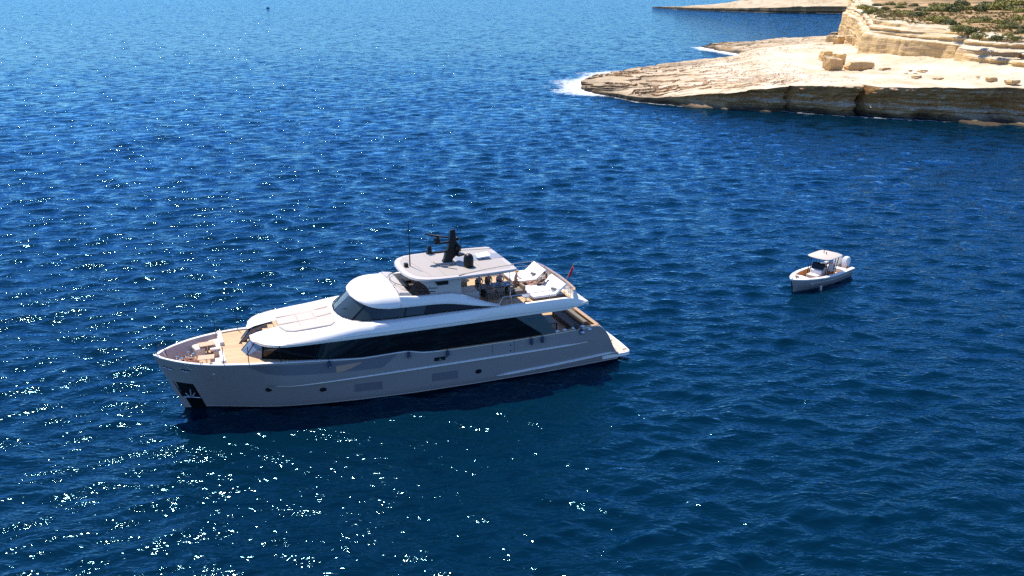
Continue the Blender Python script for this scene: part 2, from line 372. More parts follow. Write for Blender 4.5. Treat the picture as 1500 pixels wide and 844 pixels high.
# ------------------------------------------------------------------ rock coast
def rock_mat(name, top, face, dark, band=1.0):
    m = bpy.data.materials.new(name); m.use_nodes = True; t = m.node_tree; b = t.nodes['Principled BSDF']; N = t.nodes.new; L = t.links.new
    geo = N('ShaderNodeNewGeometry'); sp = N('ShaderNodeSeparateXYZ'); L(geo.outputs['Position'], sp.inputs[0])
    nz = N('ShaderNodeSeparateXYZ'); L(geo.outputs['True Normal'], nz.inputs[0])
    def noise(sc_, det, rough=.6):
        mp = N('ShaderNodeMapping'); mp.inputs['Scale'].default_value = sc_; L(geo.outputs['Position'], mp.inputs[0])
        n = N('ShaderNodeTexNoise'); n.inputs['Scale'].default_value = 1; n.inputs['Detail'].default_value = det; n.inputs['Roughness'].default_value = rough
        L(mp.outputs[0], n.inputs['Vector']); return n
    def mixc(fac, a, bb):
        x = N('ShaderNodeMix'); x.data_type = 'RGBA'
        for s_, v_ in ((6, a), (7, bb)):
            if isinstance(v_, tuple): x.inputs[s_].default_value = (*v_, 1)
            else: L(v_, x.inputs[s_])
        L(fac, x.inputs[0]); return x.outputs[2]
    def rng(src, a, bb, c=0, d=1):
        x = N('ShaderNodeMapRange'); x.inputs[1].default_value = a; x.inputs[2].default_value = bb; x.inputs[3].default_value = c; x.inputs[4].default_value = d; L(src, x.inputs[0]); return x.outputs[0]
    strata = noise((.03, .03, 1.1 * band), 6, .65)
    patch = noise((.11, .07, .2), 6, .65)
    fine = noise((1.2, 1.2, 2.5), 5, .7)
    streak = noise((.9, .9, .06), 4)
    facec = mixc(rng(strata.outputs['Fac'], .38, .62), face, (face[0] * 1.4, face[1] * 1.4, face[2] * 1.1))
    facec = mixc(rng(streak.outputs['Fac'], .55, .75, 0, .5), facec, dark)
    topc = mixc(rng(patch.outputs['Fac'], .42, .66), top, tuple(c * .74 for c in (top[0], top[1] * .93, top[2] * .78)))
    topc = mixc(rng(fine.outputs['Fac'], .6, .75, 0, .45), topc, dark)
    col = mixc(rng(nz.outputs['Z'], .55, .88), facec, topc)
    mid = noise((.35, .55, .5), 6, .7)
    col = mixc(rng(mid.outputs['Fac'], .52, .72, 0, .38), col, (.40, .28, .16))
    low = N('ShaderNodeMath'); low.operation = 'ADD'; L(sp.outputs['Z'], low.inputs[0]); L(rng(mid.outputs['Fac'], .3, .7, -1.0, 1.0), low.inputs[1])
    col = mixc(rng(low.outputs[0], 1.2, 2.6, .62, 0), col, (.36, .245, .13))
    wet = N('ShaderNodeMath'); wet.operation = 'ADD'; L(sp.outputs['Z'], wet.inputs[0])
    wn = rng(patch.outputs['Fac'], .3, .7, -.6, .6); L(wn, wet.inputs[1])
    col = mixc(rng(wet.outputs[0], .3, 1.3), (.075, .055, .035), col)
    L(col, b.inputs['Base Color']); b.inputs['Roughness'].default_value = .9; b.inputs['Specular IOR Level'].default_value = .15
    bp = N('ShaderNodeBump'); bp.inputs['Distance'].default_value = .35; bp.inputs['Strength'].default_value = .8; L(fine.outputs['Fac'], bp.inputs['Height'])
    bp2 = N('ShaderNodeBump'); bp2.inputs['Distance'].default_value = .5; bp2.inputs['Strength'].default_value = .7; L(strata.outputs['Fac'], bp2.inputs['Height']); L(bp.outputs[0], bp2.inputs['Normal'])
    L(bp2.outputs[0], b.inputs['Normal'])
    return m
LIME = (.70, .585, .43); OCH = (.34, .165, .07); DRK = (.10, .055, .028)
rockm = rock_mat('limestone', LIME, OCH, DRK)
cliffm = rock_mat('cliff_limestone', (.67, .56, .405), (.52, .345, .18), (.22, .15, .085))
farm_ = rock_mat('far_limestone', (.56, .45, .31), (.16, .115, .07), DRK, .6)

def resample(P, n, wts=None):
    P = np.array(P, float); d = np.concatenate([[0], np.cumsum(np.hypot(*np.diff(P, axis=0).T))])
    s = np.linspace(0, d[-1], n) if wts is None else wts * d[-1]
    return np.stack([np.interp(s, d, P[:, 0]), np.interp(s, d, P[:, 1])], -1)

def grid_obj(name, V, m, kind='structure', smooth=False):
    a, b = V.shape[:2]; idx = np.arange(a * b).reshape(a, b)
    f = np.stack([idx[:-1, :-1], idx[1:, :-1], idx[1:, 1:], idx[:-1, 1:]], -1).reshape(-1, 4)
    me = bpy.data.meshes.new(name); me.from_pydata(V.reshape(-1, 3).tolist(), [], f.tolist()); me.materials.append(m)
    if smooth: me.polygons.foreach_set('use_smooth', [True] * len(me.polygons))
    o = bpy.data.objects.new(name, me); C.objects.link(o); o['kind'] = kind
    return o

def strata_off(z, x, y, seed=0):
    """in-out offset of the rock layers on a face: hard layers stand proud, soft ones recede"""
    zz = z + .35 * fbm(x / 22, y / 22, 0, 2, seed + 3)
    q = np.floor(zz / .62); fr = zz / .62 - q
    a = _h(q.astype(np.int64), np.zeros_like(q, dtype=np.int64), np.zeros_like(q, dtype=np.int64), seed)
    bb = _h(q.astype(np.int64) + 1, np.zeros_like(q, dtype=np.int64), np.zeros_like(q, dtype=np.int64), seed)
    s = np.clip((fr - .8) / .2, 0, 1)
    return a * (1 - s) + bb * s

# low headland: sections from the front waterline to the back waterline
def headland():
    wt = np.concatenate([np.linspace(0, .10, 70)[:-1], np.linspace(.10, .52, 330)[:-1], np.linspace(.52, 1, 120)])
    F = resample(FRONT, 0, wt)
    # jagged shoreline
    n1 = fbm(F[:, 0] / 7, F[:, 1] / 7, 0, 4, 1) - .5
    F[:, 1] += n1 * 5.5 * np.clip((F[:, 0] - 20) / 12, .3, 1); F[:, 0] += (fbm(F[:, 0] / 5, F[:, 1] / 5, 4, 3, 2) - .5) * 3
    B = resample(BACK, 0, np.clip(wt * 1.02, 0, 1)); B[:, 0] += (fbm(B[:, 0] / 8, B[:, 1] / 8, 0, 4, 7) - .5) * 5; B[:, 1] += (fbm(B[:, 0] / 8, B[:, 1] / 8, 9, 4, 8) - .5) * 6
    # profile parameter: u<1 on the face, 1..2 across the platform
    nu1, nu2 = 46, 230
    zf = np.interp(F[:, 0], [17.5, 24, 33, 41, 49, 58, 65, 80, 100, 160], [.5, .8, 1.3, 2.6, 3.8, 5.2, 5.9, 6.3, 7.0, 8])
    zb = np.interp(B[:, 0], [17.5, 40, 75, 120], [.6, 1.0, 1.6, 4])
    V = np.zeros((len(F), nu1 + nu2, 3))
    D = B - F; ln = np.hypot(D[:, 0], D[:, 1]) + 1e-6; Dn = D / ln[:, None]
    inn = np.array([-.10, 1.0]); inn = inn / np.hypot(*inn)
    for j in range(nu1):
        u = j / (nu1 - 1); z = -1.2 + (zf + 1.2) * u
        off = strata_off(z, F[:, 0], F[:, 1], 11)
        big = fbm(F[:, 0] / 5, z / 3, F[:, 1] / 9, 4, 21)
        # inward batter; lower toe ledge stands out at places
        toe = np.clip(1 - (z / 1.6), 0, 1) * 4.5 * np.clip((fbm(F[:, 0] / 16, 0, 3, 2, 31) - .42) * 4, 0, 1)
        und = np.sin(np.clip(u, 0, 1) * math.pi) * .8
        nch = np.exp(-((F[:, 0] - 73.5 - .12 * z) / .7) ** 2) * 3.0 + np.exp(-((F[:, 0] - 60) / .5) ** 2) * 1.5
        d = nch + .25 * z.clip(0) / 3 + und * np.minimum(zf / 5, 1) + (2.2 * (1 - off) * (.4 + 1.2 * fbm(F[:, 0] / 9, F[:, 1] / 9, z, 2, 33)) + 4.2 * (big - .5)) * np.minimum(zf / 5, 1) * np.clip((1 - u) * 6, 0.15, 1) - toe + (fbm(F[:, 0] / 1.3, F[:, 1] / 1.3, z / .8, 3, 34) - .5) * 1.6 * np.minimum(zf / 4, 1)
        V[:, j, 0] = F[:, 0] + inn[0] * d; V[:, j, 1] = F[:, 1] + inn[1] * d; V[:, j, 2] = z
    top = V[:, nu1 - 1].copy()
    for j in range(nu2):
        t = ((j + 1) / nu2) ** 1.35
        x = top[:, 0] * (1 - t) + B[:, 0] * t; y = top[:, 1] * (1 - t) + B[:, 1] * t
        z = zf * (1 - t) + zb * t
        # long ledges: terraces running along the shore
        warp = fbm(x / 18, y / 14, 0, 3, 41)
        n = fbm(x / 12 + 5 * warp, y / 7.5 + 2.5 * fbm(x / 9, y / 9, 2, 2, 45), 0, 5, 42)
        st = np.floor(n * 7 + .25 * fbm(x / 2, y, 0, 2, 3)) / 6
        rough = np.clip(1.25 - (x - 25) / 60, .28, 1)
        rough = np.maximum(rough, np.clip((t - .55) * 2.2, 0, .9))
        z = z + (st - .5) * 2.6 * rough * np.clip(t * 14, 0, 1) * np.clip((1 - t) * 7, .25, 1) + (fbm(x / 2, y / 2, 0, 4, 43) - .5) * .38 * (rough + .3)
        # ground climbs to the foot of the upper cliff
        dc = poly_dist(x, y, CLIFF_MID); z = z + np.clip(1 - dc / 16, 0, 1) ** 2 * 2.0
        z = np.where(t > .97, z * (1 - t) / .03 - 1.0 * (t - .97) / .03, z)
        V[:, nu1 + j, 0] = x; V[:, nu1 + j, 1] = y; V[:, nu1 + j, 2] = z
    grid_obj('rocky_headland', V, rockm)
    return V.reshape(-1, 3)
CLIFF = [(335, 950), (240, 705), (162, 470), (135, 402), (115, 325), (105, 297), (99, 277), (96.5, 268), (101, 257), (107.5, 244), (110.5, 239), (106.5, 235), (107, 227), (108, 216), (109.5, 203), (113, 193), (124, 184), (165, 166), (230, 140), (330, 100)]
CLIFF_MID = CLIFF[5:15]
HEAD = headland()

def ledge():
    F = resample(LEDGE_F, 150); B = resample(LEDGE_B, 150)
    F[:, 0] += (fbm(F[:, 0] / 6, F[:, 1] / 6, 0, 3, 5) - .5) * 6; B[:, 1] += (fbm(B[:, 0] / 7, B[:, 1] / 7, 0, 3, 6) - .5) * 8
    n = 110; V = np.zeros((150, n, 3))
    for j in range(n):
        t = j / (n - 1); x = F[:, 0] * (1 - t) + B[:, 0] * t; y = F[:, 1] * (1 - t) + B[:, 1] * t
        base = np.interp(F[:, 0] + B[:, 0], [146, 165, 200, 270], [.6, 1.0, 1.5, 2.2])
        st = np.floor(fbm(x / 16, y / 7, 0, 4, 52) * 8) / 8
        z = base + (st - .5) * 2.4 + (fbm(x / 2, y / 2, 0, 3, 44) - .5) * .5
        z = z * np.clip(min(t, 1 - t) * 14, 0, 1) - 1 * (1 - np.clip(min(t, 1 - t) * 14, 0, 1))
        V[:, j] = np.stack([x, y, z], -1)
    grid_obj('back_ledge', V, rockm)
ledge()

def plateau_z(x, y, dcl):
    return 15.2 + np.clip(dcl / 140, 0, 1) * 3.2 + (fbm(x / 22, y / 22, 0, 4, 61) - .5) * 2.0

def upper():
    wt = np.concatenate([np.linspace(0, .45, 100)[:-1], np.linspace(.45, .78, 330)[:-1], np.linspace(.78, 1, 60)])
    F = resample(CLIFF, 0, wt)
    F0 = F.copy()
    F[:, 0] += (fbm(F0[:, 0] / 6, F0[:, 1] / 6, 0, 4, 62) - .5) * 4.5; F[:, 1] += (fbm(F0[:, 0] / 6, F0[:, 1] / 6, 5, 4, 63) - .5) * 4.5
    T = resample([(560, 900), (520, 720), (430, 560), (400, 480), (380, 430), (360, 400), (355, 390), (350, 380), (345, 370), (340, 360), (340, 350), (340, 340), (340, 325), (340, 310), (345, 290), (350, 250), (380, 200), (420, 160)], 0, wt)
    D = T - F; ln = np.hypot(D[:, 0], D[:, 1]); Dn = D / ln[:, None]
    Dn[:, :] = (np.stack([np.convolve(np.pad(Dn[:, k], 10, 'edge'), np.ones(21) / 21, 'valid') for k in (0, 1)], -1))
    ztop = np.interp(F0[:, 1], [150, 190, 219, 244, 258, 268, 300, 700], [12.5, 13.4, 13.8, 14.8, 15.6, 16.3, 16.0, 14])
    broken = np.clip((232 - F0[:, 1]) / 12, 0, 1)        # the right part is tumbled ledges rather than one wall
    nf, nt_ = 110, 150
    V = np.zeros((len(F), nf + nt_, 3)); zb = 3.5
    for j in range(nf):
        u = j / (nf - 1); z = zb + (ztop - zb) * u
        off = strata_off(z, F0[:, 0], F0[:, 1], 71); big = fbm(F0[:, 0] / 7, F0[:, 1] / 7, z / 4, 4, 72)
        # tiers: a tall wall, a slope, then two smaller walls
        h = (z - 7) / (ztop - 7)
        prof = np.interp(h, [-1, 0, .05, .56, .60, .78, .81, .92, 1.0], [-1.2, 0, .3, .9, 2.2, 2.8, 4.0, 4.4, 6.0])
        prof2 = np.interp(h, [-1, 0, .16, .2, .38, .42, .6, .66, .85, 1], [-4, 0, .6, 4, 4.6, 7.5, 8, 11, 11.6, 14])
        wall = 1 - .78 * (1 - broken) * np.clip((.58 - h) * 12, 0, 1)
        vr = wall * fbm(F0[:, 0] / 10, F0[:, 1] / 10, z / 2.5, 3, 91)
        d = prof * (1 - broken) + prof2 * broken + (.3 * wall + 2.4 * vr ** 2 + .8 * broken) * (1 - off) + 4.0 * (big - .5) * (1 + .9 * broken) * (.35 + .65 * wall)
        V[:, j, 0] = F[:, 0] + Dn[:, 0] * d; V[:, j, 1] = F[:, 1] + Dn[:, 1] * d; V[:, j, 2] = z + (fbm(F0[:, 0] / 2.5, F0[:, 1] / 2.5, z, 3, 73) - .5) * .5 * u
    top = V[:, nf - 1].copy()
    for j in range(nt_):
        t = ((j + 1) / nt_) ** 2.0
        x = top[:, 0] * (1 - t) + T[:, 0] * t; y = top[:, 1] * (1 - t) + T[:, 1] * t
        dd = t * ln
        bl = np.clip(dd / 9, 0, 1)
        z = top[:, 2] * (1 - bl) + (plateau_z(x, y, dd) + (ztop - 15.4) * np.clip(1 - dd / 60, 0, 1)) * bl + (np.floor(fbm(x / 9, y / 9, 0, 3, 74) * 6) / 6 - .5) * 1.0 * np.clip(1 - dd / 30, 0, 1)
        z = z + (fbm(x / 2, y / 2, 0, 3, 75) - .5) * .3
        V[:, nf + j] = np.stack([x, y, z], -1)
    # earth on the plateau
    m = bpy.data.materials.new('plateau_earth'); m.use_nodes = True; t = m.node_tree; b = t.nodes['Principled BSDF']; N = t.nodes.new; L = t.links.new
    geo = N('ShaderNodeNewGeometry'); mp = N('ShaderNodeMapping'); mp.inputs['Scale'].default_value = (.07, .05, .1); L(geo.outputs['Position'], mp.inputs[0])
    n = N('ShaderNodeTexNoise'); n.inputs['Scale'].default_value = 1; n.inputs['Detail'].default_value = 8; n.inputs['Roughness'].default_value = .7; L(mp.outputs[0], n.inputs['Vector'])
    cr = N('ShaderNodeValToRGB'); e = cr.color_ramp.elements; e[0].position = .36; e[0].color = (.07, .06, .022, 1); e[1].position = .70; e[1].color = (.56, .39, .21, 1)
    q = cr.color_ramp.elements.new(.46); q.color = (.27, .165, .06, 1); q = cr.color_ramp.elements.new(.57); q.color = (.40, .25, .11, 1)
    L(n.outputs['Fac'], cr.inputs[0]); L(cr.outputs[0], b.inputs['Base Color']); b.inputs['Roughness'].default_value = .95
    n2 = N('ShaderNodeTexNoise'); n2.inputs['Scale'].default_value = 1.5; n2.inputs['Detail'].default_value = 5; L(geo.outputs['Position'], n2.inputs['Vector'])
    bp = N('ShaderNodeBump'); bp.inputs['Distance'].default_value = .4; L(n2.outputs['Fac'], bp.inputs['Height']); L(bp.outputs[0], b.inputs['Normal'])
    grid_obj('cliff', V[:, :nf + 22], cliffm)
    grid_obj('plateau_ground', V[:, nf + 21:], m)
    return V[:, nf:]
PLAT = upper()

def far_coast():
    F = resample(FAR_F, 260); F[:, 1] += (fbm(F[:, 0] / 14, 0, 0, 4, 81) - .5) * 14
    T = np.stack([F[:, 0] * 1.0 + 110, F[:, 1] + np.interp(F[:, 0], [105, 125, 200, 500], [14, 110, 420, 700])], -1)
    V = np.zeros((260, 110, 3))
    hz = np.interp(F[:, 0], [105, 130, 160, 200, 260, 480], [.8, 1.6, 2.4, 4.2, 4.6, 7])
    for j in range(110):
        if j < 20:
            u = j / 19; z = -1 + (hz + 1) * u; d = 2.0 * u + 2.5 * (1 - strata_off(z, F[:, 0], F[:, 1], 82)) * (1 - u)
            V[:, j] = np.stack([F[:, 0], F[:, 1] + d, z], -1)
        else:
            t = ((j - 19) / 90) ** 1.7; x = F[:, 0] * (1 - t) + T[:, 0] * t; y = (F[:, 1] + 2) * (1 - t) + T[:, 1] * t
            z = hz + np.minimum(13, (y - F[:, 1]) * .10) * np.interp(F[:, 0], [105, 170, 230], [.3, .8, 1]) + (np.floor(fbm(x / 40, y / 14, 0, 3, 83) * 8) / 8 - .5) * 2.4 + (fbm(x / 4, y / 4, 0, 3, 84) - .5)
            V[:, j] = np.stack([x, y, z], -1)
    grid_obj('far_coast', V, farm_)
far_coast()

# ------------------------------------------------------------------ boulders
def boulder(name, label, group, c, dims, rz, seed, tilt=0, mt=None):
    bm = bmesh.new(); bmesh.ops.create_cube(bm, size=1)
    bmesh.ops.subdivide_edges(bm, edges=bm.edges, cuts=9, use_grid_fill=True)
    co = np.array([v.co[:] for v in bm.verts]); 
    r = np.linalg.norm(co, axis=1, keepdims=True); mx = np.abs(co).max(1, keepdims=True)
    co = co * (1 - .14 * (r / mx - 1))
    s = np.array(dims); n = np.stack([fbm(co[:, 0] * 2.2 + seed, co[:, 1] * 2.2, co[:, 2] * 2.2, 4, seed + k) - .5 for k in range(3)], -1)
    co = co + n * .24
    co[:, 0] += co[:, 2] * .18 * math.sin(seed)
    q = strata_off(co[:, 2] * s[2], co[:, 0] * 0, co[:, 1] * 0, seed); co[:, :2] *= (1 - .10 * q)[:, None]
    for v, p in zip(bm.verts, co * s): v.co = p
    me = bpy.data.meshes.new(name); bm.to_mesh(me); bm.free(); me.materials.append(mt or boulm)
    o = bpy.data.objects.new(name, me); C.objects.link(o); o.location = c; o.rotation_euler = (R(tilt), R(tilt * .6), rz)
    setp(o, label, 'boulder', group)
boulm = rock_mat('boulder_rock', (.66, .50, .31), (.66, .41, .19), (.26, .16, .08))
G_B = 'fallen boulders on the pale rock platform'
def on_head(u, v):
    x, y = pix_(u, v, 5.0)
    for _ in range(3):
        q = HEAD[np.argmin((HEAD[:, 0] - x) ** 2 + (HEAD[:, 1] - y) ** 2)]; x, y = pix_(u, v, q[2])
    return x, y, q[2]
def pix_(u, v, z):
    up = (422 - v) / 1387; d = ((u - 750) / 1387, math.cos(PITCH) + up * math.sin(PITCH), -math.sin(PITCH) + up * math.cos(PITCH)); t = (z - CAM_H) / d[2]
    return d[0] * t, d[1] * t
for (u, v), dims, rz, sd_, tilt, lab in [
    ((1211, 89), (3.0, 2.6, 2.7), .2, 3, 0, 'squat square boulder behind the leaning slab, leftmost of the fallen rocks'),
    ((1221, 104), (4.2, 3.2, 3.4), .35, 5, 12, 'upright ochre boulder leaning over in the middle of the fallen rocks'),
    ((1260, 104), (6.4, 3.2, 2.3), .03, 8, 0, 'long low ochre boulder, rightmost of the fallen rocks on the platform'),
    ((1231, 96), (2.8, 2.6, 3.1), .7, 12, 0, 'pale blocky boulder standing just behind the leaning ochre boulder')]:
    x, y, z = on_head(u, v); boulder('boulder', lab, G_B, (x, y + dims[1] / 2, z + dims[2] * .42), dims, rz, sd_, tilt)
rs = random.Random(4)
for k in range(12):
    u, v = rs.uniform(1216, 1250), rs.uniform(54, 66); x, y, z = on_head(u, v)
    boulder('boulder', 'pale rock in the heap against the left foot of the cliff', 'heap of rocks below the left end of the cliff',
            (x, y, z + .7), (2.4 + rs.random() * 2.5, 2.4 + rs.random() * 2, 2.0 + rs.random() * 1.8), rs.random() * 3, 20 + k, mt=cliffm)

for k in range(18):
    u, v = rs.uniform(1290, 1500), 0; v = rs.uniform(99 + (u - 1290) * .09, 112 + (u - 1290) * .06); x, y, z = on_head(u, v); q = rs.uniform(.35, 1.0)
    boulder('boulder', 'low pale stone on the flat rock between the cliff foot and the sea face', 'loose stones on the right part of the rock platform',
            (x, y, z + .1 * q), (2.2 * q, 1.5 * q, .9 * q), rs.random() * .5, 50 + k, mt=cliffm)

# ------------------------------------------------------------------ shrubs on the plateau
leafm = []
for i, c in enumerate([(.15, .145, .022), (.23, .20, .03), (.085, .09, .016)]):
    leafm.append(mat('scrub_leaf', c, .75, var=.45, scale=.9))
twigm = mat('twig', (.14, .09, .05), .9)
def shrub_mesh(seed, m):
    rg = np.random.RandomState(seed); v = []; f = []
    lobes = [(rg.uniform(-.5, .5), rg.uniform(-.5, .5), rg.uniform(.1, .38), rg.uniform(.3, .5)) for _ in range(9)]
    for lx, ly, lz, lr in lobes:
        for _ in range(150):
            d = rg.normal(size=3); d /= np.linalg.norm(d); d[2] = abs(d[2]) * .9 if rg.rand() < .8 else d[2]
            p = np.array([lx, ly, lz]) + d * lr * rg.uniform(.6, 1.08); p[2] = max(p[2], .02)
            a = rg.normal(size=3); a /= np.linalg.norm(a); b = np.cross(a, d); b /= np.linalg.norm(b) + 1e-6
            s = rg.uniform(.04, .09); n = len(v)
            v += [p - a * s, p + b * s * .6, p + a * s * 1.3, p - b * s * .6]; f.append((n, n + 1, n + 2, n + 3))
    me = bpy.data.meshes.new('foliage'); me.from_pydata([tuple(q) for q in v], [], f); me.materials.append(m); return me
SM = [shrub_mesh(i, leafm[i % 3]) for i in range(6)]
def stem_mesh():
    b = MB()
    for k in range(6):
        a = k * 1.05; b.tube([(0, 0, -.35), (.12 * math.cos(a), .12 * math.sin(a), .15), (.42 * math.cos(a), .42 * math.sin(a), .5)], [.05, .035, .012], 5)
    me = bpy.data.meshes.new('stem'); me.from_pydata(b.v, [], b.f); me.materials.append(twigm); return me
STEM = stem_mesh()
pp = PLAT.reshape(-1, 3)
def ground_at(x, y):
    i = np.argmin((pp[:, 0] - x) ** 2 + (pp[:, 1] - y) ** 2); return pp[i]
def shrub(x, y, s, label, group, k, h=.8):
    g = ground_at(x, y)
    e = bpy.data.objects.new('shrub', None); C.objects.link(e); e.location = (x, y, g[2] - .12 * s); e.rotation_euler = (0, 0, k * 1.7); e.scale = (s, s * .9, s * h)
    setp(e, label, 'shrub', group)
    o = bpy.data.objects.new('foliage', SM[k % 6]); C.objects.link(o); o.parent = e
    o = bpy.data.objects.new('stem', STEM); C.objects.link(o); o.parent = e; o.scale = (.7, .7, .7)
def pix(u, v, z):
    x = (u - 750) / 1387; up = (422 - v) / 1387
    d = (x, math.cos(PITCH) + up * math.sin(PITCH), -math.sin(PITCH) + up * math.cos(PITCH)); t = (z - CAM_H) / d[2]
    return d[0] * t, d[1] * t
rs = random.Random(9); k = 0
rows = [
    ([(1282, 18), (1296, 14), (1312, 18), (1326, 21), (1340, 25), (1352, 22), (1366, 30), (1345, 16), (1318, 10)], 15.4, 3.0, 'rounded green bush at the cliff edge above the left half of the ochre wall', 'bushes on the cliff edge above the ochre wall'),
    ([(1378, 34), (1392, 38), (1404, 42), (1414, 40), (1425, 43), (1436, 48), (1450, 50), (1462, 50)], 14.8, 2.9, 'dense olive green bush in the row along the cliff brink right of the footpath bend', 'row of bushes along the cliff brink'),
    ([(1470, 46), (1478, 52), (1488, 46), (1466, 60), (1474, 63), (1496, 50), (1486, 56)], 14.0, 2.6, 'dark green bush hanging over the broken ledges at the right edge', 'bushes over the broken ledges at the right'),
    ([(1424, 27), (1434, 26), (1446, 27), (1460, 28), (1474, 28), (1488, 29), (1497, 25)], 16.2, 3.0, 'low green bush in the strip between the two bare earth tracks', 'bushes between the two bare earth tracks'),
    ([(1355, 8), (1368, 9), (1380, 8), (1394, 9), (1408, 8), (1420, 8), (1434, 9), (1446, 7), (1460, 8), (1474, 7), (1488, 9), (1499, 12), (1450, 2), (1470, 1), (1490, 3), (1410, 2), (1380, 2)], 17.3, 4.2, 'bushy green thicket plant in the far row at the top of the plateau', 'far row of bushes at the top of the plateau'),
    ([(1268, 8), (1285, 6), (1302, 5), (1322, 4), (1338, 7), (1272, 16)], 16.0, 3.2, 'small dry scrub bush near the left tip of the plateau', 'dry scrub near the left tip of the plateau'),
]
for pts, z, s, lab, grp in rows:
    for u, v in pts:
        x, y = pix(u, v + 1.5, z); k += 1
        g = ground_at(x, y)
        if abs(g[0] - x) + abs(g[1] - y) > 12: continue
        shrub(x, y, s * rs.uniform(.8, 1.3) , lab, grp, k, rs.uniform(.6, .9))

tv = []; tf = []; rgt = np.random.RandomState(5)
sel = pp[(pp[:, 0] < 215) & (pp[:, 1] > 178) & (pp[:, 1] < 350)]
den = fbm(sel[:, 0] / 12, sel[:, 1] / 12, 0, 3, 17); sel = sel[den > .50]
for q in sel[rgt.choice(len(sel), 2600)]:
    c = q + np.array([rgt.uniform(-.8, .8), rgt.uniform(-.8, .8), .02]); sz = rgt.uniform(.25, .7)
    for _ in range(9):
        a = rgt.uniform(0, 6.28); d = np.array([math.cos(a), math.sin(a), 0]) * sz * rgt.uniform(.1, 1); h = sz * rgt.uniform(.3, .8); wv = np.array([-math.sin(a), math.cos(a), 0]) * .14
        n_ = len(tv); tv += [c + d - wv, c + d + wv, c + d * 1.3 + wv * .6 + (0, 0, h), c + d * 1.3 - wv * .6 + (0, 0, h)]; tf.append((n_, n_ + 1, n_ + 2, n_ + 3))
tm = bpy.data.meshes.new('dry_scrub'); tm.from_pydata([tuple(map(float, p)) for p in tv], [], tf); tm.materials.append(mat('dry_scrub', (.25, .19, .06), .9, var=.5, scale=.15))
to = bpy.data.objects.new('dry_scrub', tm); C.objects.link(to); setp(to, 'low dry scrub and grass scattered over the brown plateau', 'ground cover', kind='stuff')

# ================================================================== YACHT
SX, SY, TH = 8.262, 73.37, 3.5185
def ship(x, y, z): return Vector((SX + x * math.cos(TH) - y * math.sin(TH), SY + x * math.sin(TH) + y * math.cos(TH), z))
yacht = bpy.data.objects.new('superyacht', None); C.objects.link(yacht); yacht.location = (SX, SY, 0); yacht.rotation_euler = (0, 0, TH)
setp(yacht, 'large grey and white motor yacht with a grey hardtop anchored in open water', 'yacht')
def onship(name, x, y, z, rz, label, cat, group=None):
    o = bpy.data.objects.new(name, None); C.objects.link(o); o.location = ship(x, y, z); o.rotation_euler = (0, 0, TH + rz)
    return setp(o, label, cat, group)
def dup(root, loc, rz, label, group=None):
    r = root.copy(); C.objects.link(r); r.location = ship(*loc); r.rotation_euler = (0, 0, TH + rz); r['label'] = label
    if group: r['group'] = group
    for ch in list(root.children):
        c = ch.copy(); C.objects.link(c); c.parent = r
        for g in ch.children:
            d = g.copy(); C.objects.link(d); d.parent = c
    return r

Gw = ips([(35.5, .04), (35.2, .5), (34.6, 1.15), (34, 1.72), (33, 2.45), (32, 2.95), (31, 3.3), (29.5, 3.66), (27, 3.86), (24, 3.93), (10, 3.93), (5, 3.86), (3, 3.76), (1.2, 3.6)], .3)
Ww = ips([(35.5, .03), (34.5, .22), (33.5, .5), (32, .98), (30, 1.65), (28, 2.25), (25, 2.9), (22, 3.35), (18, 3.68), (13, 3.8), (7, 3.76), (1.2, 3.45)], .4)
Sh = ips([(35.5, 4.38), (32, 4.27), (30, 4.22), (28, 4.1), (25.4, 3.88), (21.8, 3.56), (19.4, 3.60), (18.5, 3.60), (17.4, 3.34), (16.4, 3.26), (14, 3.22), (9.8, 3.2), (6.5, 3.26), (3.6, 3.36), (3.0, 3.3), (2.6, 3.0), (2.2, 2.4), (1.8, 1.5), (1.5, .85), (1.2, .62)], .22)
def hull_pt(xs, z, side=1, off=0):
    S = Sh(xs); g = Gw(xs); wl = Ww(xs)
    if xs > 35.1: g = g * min(1, (35.5 - xs) / .4 + .05)
    rake = 1.65 * sst(26, 35.5, xs)
    t = z / S
    if z < 0: y = wl * (1 + z * .35)
    else:
        ysm = wl + (g - wl) * (t ** 1.15)
        yl = wl + (g - wl) * .62 * min(1, z / 2.05)
        kn = sst(2.03, 2.16, z)
        ysh = yl * (1 - kn) + (g - .02 - (g - .02 - (wl + (g - wl) * .9)) * max(0, 1 - (z - 2.1) / .5)) * kn
        bl = sst(29, 26.5, xs) * sst(2.5, 4.5, xs) if xs > 3 else sst(2.5, 4.5, xs)
        y = ysm * (1 - bl) + ysh * bl
    return Vector((xs - rake * (1 - max(t, -.2)), side * (y + off), z))
def inner_z(xs): return 3.3 if xs > 31.0 else (Sh(xs) - .13)

stn = sorted(set([round(1.2 + .18 * i, 3) for i in range(12)] + [round(3.3 + .45 * i, 3) for i in range(60)] + [round(30.2 + .2 * i, 3) for i in range(25)] + [35.1, 35.25, 35.38, 35.47, 35.5, 30.98, 31.02, 17.4, 18, 18.6, 19.2]))
stn = sorted(set(stn + [round(24.6 + .15 * i, 3) for i in range(37)])); stn = [s for s in stn if s <= 35.5]
def hull_rows(side):
    rows = []
    for xs in stn:
        S = Sh(xs); zs = [-.9, -.3, .14, .6, 1.1, 1.6, 1.95, 2.03, 2.16, 2.25, 2.7]
        zs = [z if z < S else S - .001 * (11 - i) for i, z in enumerate(zs)]
        r = [hull_pt(xs, z, side) for z in zs] + [hull_pt(xs, max(S - .04, zs[-1] + .0005), side)]
        rows.append(r)
    return rows
hb = MB(); mi = []
for s in (1, -1): hb.loft(hull_rows(s), caps=False)
